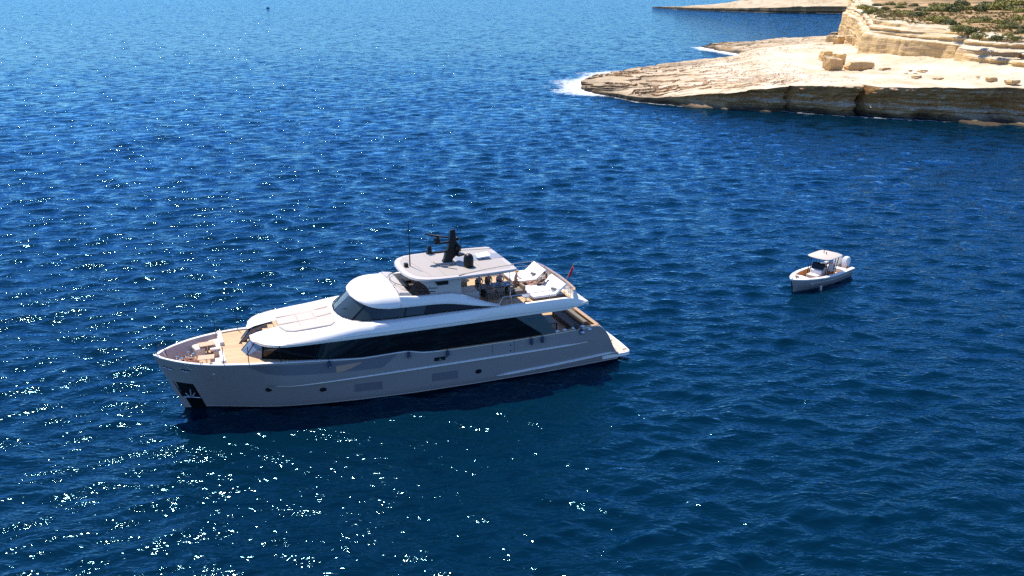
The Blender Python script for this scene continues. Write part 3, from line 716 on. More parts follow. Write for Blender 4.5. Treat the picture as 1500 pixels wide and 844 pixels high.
# transom end
r0 = [tuple(p) for p in hull_rows(1)[0]]; r1 = [tuple(p) for p in hull_rows(-1)[0]]
hb.loft([r0, r1], caps=False)
ncol = 11
mi = [1 if (i % ncol) < 2 and i < len(hb.f) - ncol else 0 for i in range(len(hb.f))]
hull = mesh('hull', hb.v, hb.f, [M['hull'], M['bottom']], yacht, auto=50, mi=mi)
# inner bulwark faces + cap rail
cap = MB(); inn = MB()
for s in (1, -1):
    rc = []; ri = []
    for xs in stn:
        if xs < 2.4: continue
        g = hull_pt(xs, Sh(xs), s); wd = min(.24, g.y * s * .7 if abs(g.y) > .02 else .02)
        S = Sh(xs)
        rc.append([(g.x, g.y + .02 * s, S - .05), (g.x, g.y + .02 * s, S), (g.x - (.1 if xs > 34.8 else 0), g.y - wd * s, S), (g.x - (.1 if xs > 34.8 else 0), g.y - wd * s, S - .05)])
        zi = 3.25 if xs > 31.0 else (S - .2 if xs > 5.6 else 2.25)
        lo = hull_pt(xs, zi, s); yl_ = s * max(min(abs(g.y) - wd, abs(lo.y) - .14), .0)
        ri.append([(g.x - (.12 if xs > 34.8 else 0), g.y - wd * s * .98, S - .04), (lo.x - (.25 if xs > 34.8 else 0), yl_, zi)])
    cap.loft(rc, closed=True); inn.loft(ri, caps=False)
capo = cap.build('cap_rail', M['white'], yacht)
inn.build('bulwark_lining', M['hull_in'], yacht)
# rubbing strake along the knuckle, a shorter one low by the stern
def strake(x0, x1, zf, w_, name):
    b = MB()
    for s in (1, -1):
        rows = []
        n = 60
        for i in range(n + 1):
            xs = x0 + (x1 - x0) * i / n; z = zf(xs); e = min(1, i / 5, (n - i) / 5) + .001
            p = hull_pt(xs, z, s)
            rows.append([(p.x, p.y - .06 * s, z + .10 * e), (p.x, p.y + w_ * e * s, z + .03), (p.x, p.y + w_ * e * s, z - .02), (p.x, p.y - .06 * s, z - .09 * e)])
        b.loft(rows, closed=True)
    return b.build(name, M['white'], yacht)
strake(4.0, 27.9, lambda x: 2.1 + .0 * x, .13, 'rubbing_strake')
strake(1.3, 11.6, lambda x: np.interp(x, [1.3, 11.6], [.80, .50]), .17, 'stern_strake')
# thin boot line
bl = MB()
for s in (1, -1):
    bl.loft([[tuple(hull_pt(xs, .15, s, .012)), tuple(hull_pt(xs, .21, s, .012))] for xs in stn if xs < 35.3], caps=False)
bl.build('boot_stripe', M['whitegrey'], yacht, smooth=False)
# patches lying on the hull side
def patch(name, poly, m, off=.02, nx=14, side=1, parent=None):
    """poly: top edge and bottom edge functions given as lists (x,z)"""
    top, bot = poly; b = MB(); rows = []
    xs0 = max(top[0][0], bot[0][0]); 
    ft, fb = ip(top), ip(bot)
    xa = min(p[0] for p in top + bot); xb = max(p[0] for p in top + bot)
    for i in range(nx + 1):
        xs = xa + (xb - xa) * i / nx; zt, zb_ = ft(xs), fb(xs)
        rows.append([tuple(hull_pt(xs, zb_ + (zt - zb_) * k / 4, side, off)) for k in range(5)])
    b.loft(rows, caps=False)
    return b.build(name, m, parent or yacht, smooth=False)
for s in (1, -1):
    patch('hull_window', ([(19.3, 3.50), (21.5, 3.46), (25, 3.62), (29.6, 4.0)], [(19.3, 3.45), (20.4, 2.62), (22.5, 2.70), (24.8, 2.85), (28.0, 3.12), (28.6, 3.25), (29.6, 3.96)]), M['hullwin'], .03, 60, s)
    patch('bronze_reflection', ([(21.9, 3.30), (23.7, 3.26)], [(21.9, 3.20), (23.0, 2.80), (23.7, 2.76)]), M['bronze'], .045, 10, s)  # bronze reflection in the side glass, painted as a coloured patch
    for xa, xb in ((20.4, 22.4), (14.7, 16.7)):
        patch('hull_window', ([(xa, 1.45), (xb, 1.48)], [(xa, .80), (xb, .86)]), M['hullwin'], .015, 4, s)
    for xa, z in ((28.4, 1.75), (24.6, 1.38), (13.1, 1.1)):
        p = hull_pt(xa, z, s, .02); b = MB(); n0 = len(b.v)
        b.lathe([(.17, 0), (.15, .03)], (0, 0, 0), 16)
        b.v = [(p.x + a * 1.5, p.y + s * c, p.z + bb * 1.05) for a, bb, c in b.v]
        b.build('porthole', M['black'], yacht)
    # anchor pocket, mirror plate and anchor
    patch('anchor_pocket', ([(33.9, 2.25), (35.2, 2.35)], [(33.9, .95), (35.2, 1.05)]), M['black'], .02, 5, s)
    patch('chafe_plate', ([(33.9, .93), (35.0, 1.0)], [(33.9, .05), (35.0, .05)]), M['glass'], .02, 5, s)
    a = MB(); p = hull_pt(34.4, 1.55, s, .05)
    a.tube([(p.x, p.y, p.z + .55), (p.x, p.y + .05 * s, p.z - .3)], .04); a.tube([(p.x - .35, p.y, p.z - .05), (p.x - .1, p.y + .08 * s, p.z - .38), (p.x + .1, p.y + .08 * s, p.z - .38), (p.x + .35, p.y, p.z - .05)], [.03, .07, .07, .03])
    a.build('anchor', M['bluegrey'], yacht)
    p1 = hull_pt(33.95, .98, s, .05); p2 = hull_pt(35.1, 1.05, s, .05); MB().tube([p1, p2], .04).build('pocket_rail', M['steel'], yacht)
    # fairlead openings near the bow
    for xa in (35.0, 33.9):
        b = MB(); c0 = hull_pt(xa - .32, 3.58, s, .02); c1 = hull_pt(xa + .22, 3.62, s, .02)
        up = Vector((0, 0, .12)); fr = [c0 - up, c1 - up, c1 + up, c0 + up]
        b.tube(fr + [fr[0]], .035, 6); b.build('fairlead', M['steel'], yacht)
        b = MB(); b.loft([[tuple(c0 - up + Vector((0, -s * .005, 0))), tuple(c0 + up)], [tuple(c1 - up), tuple(c1 + up)]], caps=False); b.build('fairlead_opening', M['black'], yacht, smooth=False)
        b = MB(); cm = (c0 + c1) / 2; b.lathe([(.05, -.1), (.04, 0), (.05, .1)], (cm.x - .08, cm.y + .01 * s, cm.z), 10); b.lathe([(.05, -.1), (.04, 0), (.05, .1)], (cm.x + .1, cm.y + .01 * s, cm.z), 10); b.build('roller', M['steel'], yacht)
    # boarding gate outline, small builder's plate
    for x_ in (12.0, 10.25):
        b = MB(); b.tube([hull_pt(x_, 2.3, s, .008), hull_pt(x_, 2.75, s, .008), hull_pt(x_, 3.15, s, .008)], .012, 4); b.build('gate_seam', M['bottom'], yacht)
    for z_ in (2.4, 2.85):
        p = hull_pt(10.55, z_, s, .02); MB().ball(p, .05).build('gate_hinge', M['black'], yacht)
p = hull_pt(16.1, 2.62, 1, 0)
b = MB(); b.box(p.x - .42, p.x + .42, p.y - .02, p.y + .03, p.z - .14, p.z + .14); b.build('side_opening', M['black'], yacht)
b = MB(); b.lathe([(.05, -.1), (.05, .1)], (p.x, p.y + .05, p.z), 10); b.box(p.x - .2, p.x + .12, p.y + .03, p.y + .06, p.z - .1, p.z - .04); b.build('side_cleat', M['steel'], yacht)
b = MB(); b.tube([hull_pt(22.6 + .9, 3.75 - .2, 1, .01), hull_pt(23.5, 2.8, 1, .02)], .012, 4); b.build('hull_seam', M['whitegrey'], yacht)

# decks
def outline(f, x0, x1, n=40, inset=0):
    xs = [x0 + (x1 - x0) * i / n for i in range(n + 1)]
    return [(x, f(x) - inset) for x in xs], [(x, -(f(x) - inset)) for x in reversed(xs)]
def deck(name, f, x0, x1, zf, m, inset=.2, n=40, th=.05):
    a, bb = outline(f, x0, x1, n, inset); b = MB()
    zz = zf if callable(zf) else (lambda x: zf)
    b.loft([[(p[0], p[1], zz(p[0])), (p[0], p[1] * .5, zz(p[0]) + .01), (p[0], 0, zz(p[0]) + .015), (p[0], -p[1] * .5, zz(p[0]) + .01), (p[0], -p[1], zz(p[0]))] for p in a], caps=False)
    return b.build(name, m, yacht, smooth=False)
deck('foredeck', Gw, 20, 31.0, lambda x: Sh(x) - .10, M['teak'], .22)
deck('bow_well_floor', lambda x: max(hull_pt(min(x + .45, 35.3), 3.3).y - .05, .05), 31.0, 34.75, 3.3, M['teak'], .12)
b = MB(); b.box(30.97, 31.03, -2.7, 2.7, 3.3, Sh(31) - .1); b.build('well_bulkhead', M['white'], yacht)
deck('cockpit_deck', Gw, 3.0, 9.5, 2.3, M['teak'], .2)
# transom, swim platform
b = MB(); b.loft([[(3.1, y, 3.25), (2.85, y, 2.2), (2.2, y, .6)] for y in (-3.5, -1.2, 0, 1.2, 3.5)], caps=False); b.build('transom', M['hull'], yacht)
b = MB(); b.box(2.98, 3.3, -3.55, 3.55, 3.26, 3.36); b.build('transom_cap', M['teak_trim'], yacht, bevel=.02)
plt = [(-.02, -3.1), (.12, -3.42), (.6, -3.55), (2.6, -3.6), (2.6, 3.6), (.6, 3.55), (.12, 3.42), (-.02, 3.1), (-.12, 1.6), (-.15, 0), (-.12, -1.6)]
b = MB(); b.prism(plt, .3, .6); b.build('swim_platform', M['white'], yacht, bevel=.03)
b = MB(); b.prism([(max(x, .1) if x < 2 else x, y * .96) for x, y in plt], .605, .625); b.build('platform_teak', M['teak_pale'], yacht, smooth=False)
for x_, y_ in ((.35, 3.0), (.35, -3.0), (.5, 0.9), (.5, -.9)):
    b = MB(); b.box(x_ - .16, x_ + .16, y_ - .06, y_ + .06, .63, .65); b.build('platform_hatch', M['brown'], yacht)
b = MB(); b.tube([(1.6, 3.2, .62), (1.6, 3.2, .95), (1.3, 3.35, .95), (1.3, 3.35, .62)], .03); b.build('boarding_handle', M['steel'], yacht)
# side cap teak by the cockpit
b = MB()
for s in (1, -1):
    b.loft([[(x, s * (Gw(x) + .04), Sh(x) + .012), (x, s * (Gw(x) - .26), Sh(x) + .012), (x, s * (Gw(x) - .26), Sh(x) + .05), (x, s * (Gw(x) + .04), Sh(x) + .05)] for x in [2.95 + i * .45 for i in range(30)]], closed=True)
b.build('teak_handrail', M['teak_trim'], yacht)

# saloon: dark glass body
gb = ips([(29.75, .66), (29.45, 1.7), (28.5, 2.6), (27, 3.1), (25.2, 3.45), (24.6, 3.78), (20, 3.84), (8, 3.8), (6.5, 3.8)], .12)
gt = ips([(28.85, .66), (28.7, 1.5), (28.4, 2.5), (27.8, 3.1), (27, 3.35), (25.5, 3.5), (23, 3.62), (20, 3.80), (6.5, 3.8)], .12)
b = MB()
for s in (1, -1):
    rows = []
    for i in range(61):
        t = i / 60; xb = 29.75 - t * (29.75 - 8.0); xt = 28.85 - t * (28.85 - 8.0)
        zb_ = min(4.0, Sh(min(xb, 30)) - .1); rows.append([(xb, s * (.66 if i == 0 else gb(xb)), zb_ - .05), ((xb + xt) / 2, s * ((.66 if i == 0 else gb(xb)) + (.66 if i == 0 else gt(xt))) / 2 + s * .02, (zb_ + 5.02) / 2), (xt, s * (.66 if i == 0 else gt(xt)), 5.02)])
    b.loft(rows, caps=False)
    b.loft([[(29.75, s * .66, 3.9), (28.85, s * .66, 5.02)], [(26.9, s * .66, 3.9), (26.9, s * .66, 5.02)]], caps=False)
b.loft([[(8.0, -3.8, 2.3), (8.0, -3.8, 5.02)], [(8.0, 3.8, 2.3), (8.0, 3.8, 5.02)]], caps=False)
b.build('saloon_glass', M['glass'], yacht, auto=30)
# blue-grey facets at the nose
for s in (1, -1):
    fr = [(29.78, .67, 3.98), (29.5, 1.68, 3.98), (28.74, 1.52, 4.98), (28.88, .67, 4.98)]; fr2 = [(29.5, 1.7, 3.98), (28.52, 2.66, 3.98), (28.38, 2.55, 4.98), (28.74, 1.54, 4.98)]
    for k, q in enumerate((fr, fr2)):
        q = [Vector((x + .03, y * s + (.03 * s if k else 0), z)) for x, y, z in q]
        b = MB(); b.add(q, [(0, 1, 2, 3)]); b.build('nose_window', M['bglass'], yacht, smooth=False)
        b = MB(); b.tube(q + [q[0]], .035, 6); b.build('window_frame', M['black'], yacht)
for s in (1, -1):
    b = MB(); b.add([(29.76, s * .645, 4.0), (28.86, s * .645, 5.0), (27.3, s * .645, 5.5), (26.95, s * .645, 5.5), (28.6, s * .645, 4.7)], [(0, 1, 2, 3, 4)]); b.build('stair_side_window', M['bglass'], yacht, smooth=False)
# pillars seen behind the dark glass
for x_ in (16.6, 11.2, 20.6):
    b = MB(); b.box(x_ - .02, x_ + .02, 3.835, 3.86, 3.35, 5.0); b.build('glass_seam', M['black'], yacht)
# wing panel with the maker's lettering
for s in (1, -1):
    b = MB(); q = [(10.15, 3.90, 5.0), (8.0, 3.90, 5.0), (6.75, 3.86, 3.33), (7.85, 3.86, 3.30)]
    b.add([(x, y * s, z) for x, y, z in q] + [(x, (y - .1) * s, z) for x, y, z in q], [(0, 1, 2, 3), (7, 6, 5, 4), (0, 4, 5, 1), (1, 5, 6, 2), (2, 6, 7, 3), (3, 7, 4, 0)]); b.build('wing_panel', M['wing'], yacht, smooth=False)
fc = bpy.data.curves.new('lettering', 'FONT'); fc.body = 'SANLORENZO'; fc.size = .27; fc.extrude = .006; fc.align_x = 'CENTER'; fc.space_character = 1.1
fc.materials.append(M['steel']); fo = bpy.data.objects.new('lettering', fc); C.objects.link(fo); fo.parent = yacht
fo.location = (8.5, 3.92, 4.62); fo.rotation_euler = (R(90), 0, R(180))
dg = bpy.context.evaluated_depsgraph_get(); lm = bpy.data.meshes.new_from_object(fo.evaluated_get(dg)); lo_ = bpy.data.objects.new('maker_lettering', lm); C.objects.link(lo_)
lo_.parent = yacht; lo_.location = fo.location; lo_.rotation_euler = fo.rotation_euler; bpy.data.objects.remove(fo)

# upper deck moulding
U = ips([(29.05, 1.15), (28.95, 1.9), (28.5, 2.8), (27.9, 3.38), (27, 3.66), (25.5, 3.80), (23, 3.88), (20, 3.97), (6, 3.97), (4.6, 3.9), (4.05, 3.78)], .1)
ZT = ips([(29.05, 5.12), (28.6, 5.3), (27, 5.56), (25, 5.68), (23.6, 5.85), (23.0, 6.0), (13.4, 6.02), (12.8, 5.82), (4, 5.82)], .15)
CO = ips([(29.05, 5.1), (28.5, 5.22), (27, 5.42), (24, 5.62), (22, 5.84), (12, 5.98), (6, 6.0), (5.2, 5.9), (4.05, 5.42)], .3)
rows_p = []; 
xs_l = [29.05, 28.95, 28.8, 28.5, 28.1, 27.6, 27.0, 26.92, 26.9] + [26.9 - .5 * i for i in range(1, 43)] + [5.35, 5.2, 4.9, 4.6, 4.3, 4.05]
def mould_sec(x, s):
    u = U(x); yi = .66 if x > 26.91 else 0.0; zb_ = 4.97 if x > 6 else 4.97 + (6 - x) * .14
    e = 1 if x < 28.9 else .35
    co = CO(x); zt = ZT(x)
    if x < 5.3: zt = min(zt, co - .02)
    aft = x < 13.1
    if aft: pr_ = [(yi, zb_), (u - .5, zb_), (u - .07, zb_ + .07), (u, zb_ + .26), (u - .04, co - .28), (u - .12, co - .03), (u - .34, co), (u - .38, min(zt, co)), (yi, zt)]
    else: pr_ = [(yi, zb_), (u - .45 * e, zb_), (u - .07, zb_ + .06 * e), (u, zb_ + .25 * e), (u - .07, (zb_ + co) / 2 + .08 * e), (u - .28, co - .06), (u - .62, co + .02), (max(u - 1.1, yi + .02), (co + zt) / 2 + .04), (yi, zt)]
    return [(x, s * a, c) for a, c in pr_]
b = MB()
for s in (1, -1): b.loft([mould_sec(x, s) for x in xs_l])
b.build('upper_deck_moulding', M['white'], yacht, auto=42)
# shadow groove on the band
b = MB()
for s in (1, -1): b.loft([[(x, s * (U(x) + .006), 5.26), (x, s * (U(x) + .008), 5.29)] for x in [27.5 - .6 * i for i in range(38)]], caps=False)
b.build('band_groove', M['whitegrey'], yacht, smooth=False)
# stairs between the lobes
b = MB(); n = 7
for i in range(n):
    x1 = 29.5 - i * .37; z1 = 4.0 + (i + 1) * .22; b.box(26.9, x1, -.655, .655, z1 - .22, z1)
b.build('foredeck_stairs', M['teak_y'], yacht, smooth=False)
# sunpad
b = MB(); pol = [(27.0, 1.0), (26.7, 1.95), (26.2, 2.35), (23.6, 2.62), (23.25, 2.3), (23.15, 1.0), (23.15, -1.0), (23.25, -2.3), (23.6, -2.62), (26.2, -2.35), (26.7, -1.95), (27.0, -1.0)]
zs_ = lambda x, y: np.interp(x, [23, 24.6, 27], [6.05, 5.82, 5.70]) - .03 * abs(y)
b.prism(pol, lambda x, y: zs_(x, y) - .25, lambda x, y: zs_(x, y)); b.build('sunpad', M['pad'], yacht, bevel=.05)
b = MB()
for q in ([(25.6, 2.3), (25.6, -2.3)], [(26.95, .75), (24.4, .75)], [(26.95, -.75), (24.4, -.75)], [(24.4, 1.9), (24.4, -1.9)], [(24.4, 1.9), (25.5, 2.35)], [(24.4, -1.9), (25.5, -2.35)], [(24.4, .6), (23.2, .6)], [(24.4, -.9), (23.2, -.9)]):
    b.tube([(x, y, zs_(x, y) + .012) for x, y in (q[0], ((q[0][0] + q[1][0]) / 2, (q[0][1] + q[1][1]) / 2), q[1])], .018, 5)
b.build('sunpad_seam', M['padline'], yacht)
for x_, y_ in ((26.9, 2.75), (26.9, -2.75), (24.0, 3.1), (24.0, -3.1), (27.6, 1.3), (27.6, -1.3), (27.75, 1.5), (27.75, -1.5)):
    MB().lathe([(.045, 0), (.045, .05)], (x_, y_, CO(x_) - .02), 10).build('deck_socket', M['steel'] if x_ > 27 else M['black'], yacht)

# wheelhouse windows
wb = [(22.88, 0), (22.78, .9), (22.55, 1.7), (22.1, 2.45), (21.5, 2.95), (20.2, 3.22), (18.5, 3.32), (17, 3.36), (15.4, 3.40), (13.8, 3.45), (12.0, 3.52)]
wt_ = [(21.62, 0), (21.55, .9), (21.35, 1.6), (20.95, 2.3), (20.5, 2.75), (19.6, 2.98), (18.2, 3.05), (16.6, 3.08), (15.2, 3.12), (13.7, 3.3), (11.9, 3.48)]
ztp = [7.10, 7.10, 7.08, 7.0, 6.9, 6.76, 6.72, 6.70, 6.62, 6.40, 6.12]
for s in (1, -1):
    def pane(i0, i1, name, m):
        b = MB(); b.loft([[(wb[i][0], s * wb[i][1], 5.98), (wt_[i][0], s * wt_[i][1], ztp[i])] for i in range(i0, i1 + 1)], caps=False); return b.build(name, m, yacht)
    pane(0, 3, 'windscreen', M['wglass']); pane(3, 6, 'side_window', M['wglass']); pane(6, 7, 'side_window', M['wglass']); pane(7, 10, 'side_window', M['glass'])
    for i in (3, 6, 7):
        a = Vector((wb[i][0], s * wb[i][1], 5.98)); c = Vector((wt_[i][0], s * wt_[i][1], ztp[i])); MB().tube([a + (a - c) * 0, c], .06, 6).build('mullion', M['black'], yacht)
    b = MB(); b.tube([(x + .03, s * (y + .03), 6.02) for x, y in wb], .035, 6); b.build('window_sill', M['black'], yacht)
    b = MB(); b.tube([(22.6, s * .5, 6.15), (22.2, s * 1.3, 6.5)], .02, 5); b.build('wiper', M['black'], yacht)
MB().tube([(22.9, 0, 6.0), (21.66, 0, 7.05)], .03, 6).build('mullion', M['whitegrey'], yacht)
MB().box(13.3, 20.5, -2.6, 2.6, 5.9, 6.45).build('wheelhouse_interior', M['taupe'], yacht)

# wheelhouse roof with fly coamings
RR_ = ips([(21.75, .3), (21.7, 1.1), (21.45, 1.95), (21.0, 2.65), (20.4, 3.05), (19.5, 3.25), (16, 3.36), (14, 3.5), (12.4, 3.72), (11.3, 3.80)], .08)
ZE = ips([(21.75, 7.12), (21.3, 7.02), (20.8, 6.86), (19.7, 6.71), (16, 6.66), (15, 6.58), (14, 6.40), (13, 6.22), (12, 6.1), (11.3, 6.0)], .2)
ZS = ips([(21.75, 7.2), (21.2, 7.36), (20, 7.5), (18.6, 7.45), (17.5, 7.30), (16, 7.28), (14.8, 7.28), (13.8, 6.98), (12.7, 6.5), (11.9, 6.2), (11.3, 6.05)], .2)
ZC = ips([(21.75, 7.2), (21.3, 7.42), (20.5, 7.62), (19.5, 7.74), (18.7, 7.76)], .1)
def roof_sec(x, s):
    r = RR_(x); e = ZE(x); sh = max(ZS(x), e + .03); front = x > 18.69
    if front: pr_ = [(0, e - .02), (r - .12, e - .02), (r, e + .01), (r + .02, e + .08), (max(r - .12, .1), e + (sh - e) * .55), (max(r - .42, .08), sh), (max(r - 1.2, .05), (sh + ZC(x)) / 2 + .04), (0, ZC(x))]
    else: pr_ = [(max(r - .35, 0), e - .05), (r - .12, e - .05), (r, e), (r + .02, e + .06), (r - .05, e + (sh - e) * .6), (r - .22, sh), (r - .5, sh), (r - .55, e - .05)]
    return [(x, s * a, c) for a, c in pr_]
b = MB(); b2 = MB()
for s in (1, -1):
    b.loft([roof_sec(x, s) for x in [21.75, 21.7, 21.6, 21.4, 21.1, 20.8, 20.4, 20, 19.5, 19, 18.7]])
    b2.loft([roof_sec(x, s) for x in [18.68, 18.2, 17.6, 17, 16.4, 15.8, 15.2, 14.8, 14.4, 13.9, 13.4, 12.9, 12.4, 11.9, 11.5, 11.3]], closed=True)
b.build('wheelhouse_roof', M['white'], yacht, auto=50); b2.build('fly_coaming', M['white'], yacht, auto=50)
MB().box(13.2, 18.75, -3.0, 3.0, 6.32, 6.4).build('helm_deck', M['teak'], yacht, smooth=False)
# helm console and fairing below the hardtop
b = MB(); b.loft([[(18.72, y, 7.2), (18.6, y, 7.66), (17.9, y, 7.55), (17.5, y, 7.1), (17.5, y, 6.4), (18.72, y, 6.4)] for y in (-2.6, -1.6, 0, 1.6, 2.7)]); b.build('helm_console', M['whitegrey'], yacht, bevel=.04)
b = MB(); b.box(17.45, 17.9, -.2, 1.4, 7.25, 7.66, ry=R(-30)); b.build('helm_screen', M['black'], yacht)
b = MB()
b.tube([(15.2 + 3.5 * math.cos(t) * .97, 2.95 * math.sin(t), 7.82 - .1 * abs(math.sin(t))) for t in [R(-80 + 8 * i) for i in range(21)]], .022, 6)
b.tube([(15.4 + 3.75 * math.cos(t) * .97, 3.0 * math.sin(t), 7.74 - .25 * abs(math.sin(t))) for t in [R(-80 + 8 * i) for i in range(21)]], .03, 6)
for t in (-70, -45, -20, 0, 20, 45, 70):
    t = R(t); b.tube([(15.2 + 3.4 * math.cos(t), 2.95 * math.sin(t), 7.82), (15.4 + 3.64 * math.cos(t), 3.0 * math.sin(t), 7.5)], .015, 5)
b.build('fly_windscreen_frame', M['black'], yacht)

# hardtop
HX = [(17.95, 0), (17.9, 1.2), (17.7, 2.1), (17.35, 2.75), (16.7, 3.2), (15.8, 3.36), (14.2, 3.42), (11.5, 3.36), (9.9, 3.22), (9.65, 3.05), (9.6, 1.5), (9.6, 0)]
hp = HX + [(x, -y) for x, y in reversed(HX[1:-1])]
def inset(poly, d):
    cx = sum(p[0] for p in poly) / len(poly); return [((x - 13.8) * (1 - d / 4.2) + 13.8, y * (1 - d / 3.4)) for x, y in poly]
b = MB(); n = len(hp)
rings = [[(x, y, 8.36) for x, y in inset(hp, .5)], [(x, y, 8.32) for x, y in inset(hp, .12)], [(x, y, 8.42) for x, y in hp], [(x, y, 8.54) for x, y in inset(hp, .05)], [(x, y, 8.6) for x, y in inset(hp, .3)]]
b.loft(rings, closed=True); ht = b.build('hardtop', M['whitegrey'], yacht, auto=50)
b = MB(); q = inset(hp, .42); b.prism(q, 8.59, 8.612); b.build('hardtop_panel', M['htop'], yacht, smooth=False)
b = MB(); b.box(9.75, 13.3, -1.05, .25, 8.616, 8.624); b.build('hardtop_shade_band', M['bluegrey'], yacht, smooth=False)  # bluish shadow on the hardtop, painted as a flat blue-grey strip
b = MB()
for q in ([(16.9, -2.6), (16.2, 2.7)], [(15.2, -2.9), (15.2, 2.9)], [(12.2, .4), (12.2, 2.9)], [(12.2, -2.9), (12.2, -1.2)]):
    b.tube([(q[0][0], q[0][1], 8.618), (q[1][0], q[1][1], 8.618)], .014, 4)
b.build('hardtop_seam', M['padline'], yacht)
b = MB(); b.tube([(14.3, 3.25, 8.61), (12.5, 2.75, 8.62), (11, 2.45, 8.62), (9.7, 2.3, 8.62)], .03, 5); b.tube([(14.3, -3.25, 8.61), (12.5, -2.75, 8.62), (11, -2.45, 8.62), (9.7, -2.3, 8.62)], .03, 5); b.build('hardtop_crease', M['padline'], yacht)
for s in (1, -1):
    b = MB(); b.loft([[(x0, s * 2.55, z), (x0 - .0, s * 2.75, z), (x1, s * 2.85, z), (x1, s * 2.6, z)] for x0, x1, z in ((17.2, 14.0, 8.36), (16.6, 14.0, 7.9), (16.3, 14.0, 7.3), (16.2, 14.0, 6.4))], closed=True); b.build('hardtop_support', M['whitegrey'], yacht, bevel=.03)
    b = MB(); b.add([(16.0, s * 2.9, 8.2), (15.0, s * 2.9, 8.2), (15.0, s * 2.9, 7.9), (15.8, s * 2.9, 7.9)], [(0, 1, 2, 3)]); b.build('support_window', M['black'], yacht, smooth=False)
    for x_ in (12.6, 10.2): MB().tube([(x_, s * 2.9, 5.8), (x_, s * 2.9, 8.4)], .035, 8).build('hardtop_post', M['steel'], yacht)
# radar mast
b = MB(); b.loft([[(x0, -w_, z), (x0, w_, z), (x1, w_, z), (x1, -w_, z)] for x0, x1, w_, z in ((14.6, 13.85, .26, 8.6), (14.4, 13.7, .2, 8.95), (14.3, 13.3, .24, 9.3), (14.05, 13.2, .22, 9.9), (13.95, 13.45, .17, 10.3), (13.85, 13.48, .13, 11.15))], closed=True); mast = b.build('radar_mast', M['black'], yacht, bevel=.03)
MB().box(13.6, 15.1, -.5, .5, 8.6, 8.72).build('mast_foot', M['htop'], yacht, bevel=.03)
MB().box(14.2, 15.75, -.14, .14, 9.45, 9.58).build('lower_bracket', M['black'], yacht, bevel=.02)
MB().box(13.9, 15.1, -.12, .12, 10.15, 10.28).build('upper_bracket', M['black'], yacht, bevel=.02)
MB().lathe([(.16, 0), (.17, .1), (.16, .4), (.08, .5)], (15.5, 0, 9.58), 14).build('satellite_dome', M['black'], yacht)
rb = MB().lathe([(.2, 0), (.24, .15), (.18, .38), (.06, .42)], (14.9, 0, 10.28), 14).build('radar_pedestal', M['black'], yacht)
MB().box(13.95, 15.9, -.07, .07, 10.72, 10.85, rz=R(-48)).build('radar_scanner', M['black'], yacht, bevel=.02)
MB().ball((13.35, .25, 9.75), .26, .26, .32).build('thermal_camera', M['black'], yacht); MB().ball((13.2, -.3, 10.3), .16).build('mast_lamp', M['black'], yacht)
for dx, dy, h in ((13.2, -.35, 2.6), (13.2, .4, 2.5), (13.9, -.3, 2.3)):
    MB().tube([(dx, dy, 9.4), (dx, dy, 9.2 + h)], [.018, .01], 5).build('whip_antenna', M['black'], yacht)
MB().box(13.0, 13.6, -.4, .5, 9.15, 9.28, rz=.4).build('mast_wing', M['black'], yacht)
for y_ in (-.15, .15): MB().tube([(15.6, y_, 9.4), (15.1, y_, 9.4)], [.09, .03], 10).build('horn', M['steel'], yacht)
MB().tube([(16.98, -.2, 8.6), (16.98, -.2, 12.1)], [.05, .022], 8).build('pole_antenna', M['black'], yacht)
MB().box(17.15, 17.45, -.3, .05, 8.6, 8.9).build('searchlight', M['black'], yacht, bevel=.04)
MB().lathe([(.42, 0), (.42, .03), (.36, .06), (.38, .5), (.36, .75), (.27, .92), (.12, 1.0), (.01, 1.02)], (12.95, 1.5, 8.6), 24).build('radome', M['black'], yacht)
b = MB(); b.box(10.75, 11.8, -.42, .32, 8.86, 8.92, rx=R(-8), ry=R(4)); ant = b.build('flat_antenna', M['porcelain'], yacht)
MB().tube([(11.3, 0, 8.6), (11.3, 0, 8.88)], .06, 8).build('antenna_foot', M['steel'], yacht)

# bow poles (thin black mooring-light poles), jackstaff
for s in (1, -1):
    for x_, h in ((31.1, 1.25), (29.5, 1.25), (27.4, 1.2), (25.0, 1.1)):
        if s == -1 and x_ < 28: continue
        MB().tube([(x_, s * (Gw(x_) - .12), Sh(x_)), (x_, s * (Gw(x_) - .12), Sh(x_) + h)], .03, 6).build('stanchion', M['black'], yacht)
MB().tube([(28.0, -3.7, 4.1), (28.0, -3.7, 5.4)], .025, 6).build('stanchion', M['black'], yacht)
b = MB(); b.tube([(35.25, 0, 4.38), (35.25, 0, 5.3)], .03, 6); b.tube([(34.6, .8, 4.36), (34.7, .6, 4.9), (35.15, 0, 5.0), (34.7, -.6, 4.9), (34.6, -.8, 4.36)], .025, 6); b.build('bow_rail', M['black'], yacht)
# rails on the upper aft deck
for s in (1, -1):
    b = MB(); pts = [(11.3, s * 3.55, 6.1), (11.0, s * 3.6, 6.62), (9, s * 3.68, 6.68), (7, s * 3.7, 6.7), (5.35, s * 3.65, 6.7)]
    b.tube(pts, .025, 6); b.tube([(x, y, z - .33) for x, y, z in pts[1:]], .012, 5)
    for x_ in (10.4, 8.9, 7.3, 5.7): b.tube([(x_, s * 3.66, 5.98), (x_, s * 3.66, 6.67)], .018, 5)
    b.build('side_rail', M['steel'], yacht)
b = MB(); ys = [-3.72, -3.3, -2, 0, 2, 3.3, 3.72]; xo = [5.35, 5.15, 5.02, 4.95, 5.02, 5.15, 5.35]
b.loft([[(x + .02, y, 5.8), (x, y, 6.46), (x - .1, y, 6.46), (x - .55, y, 5.55)] for x, y in zip(xo, ys)], closed=True); b.build('aft_bulwark', M['white'], yacht)
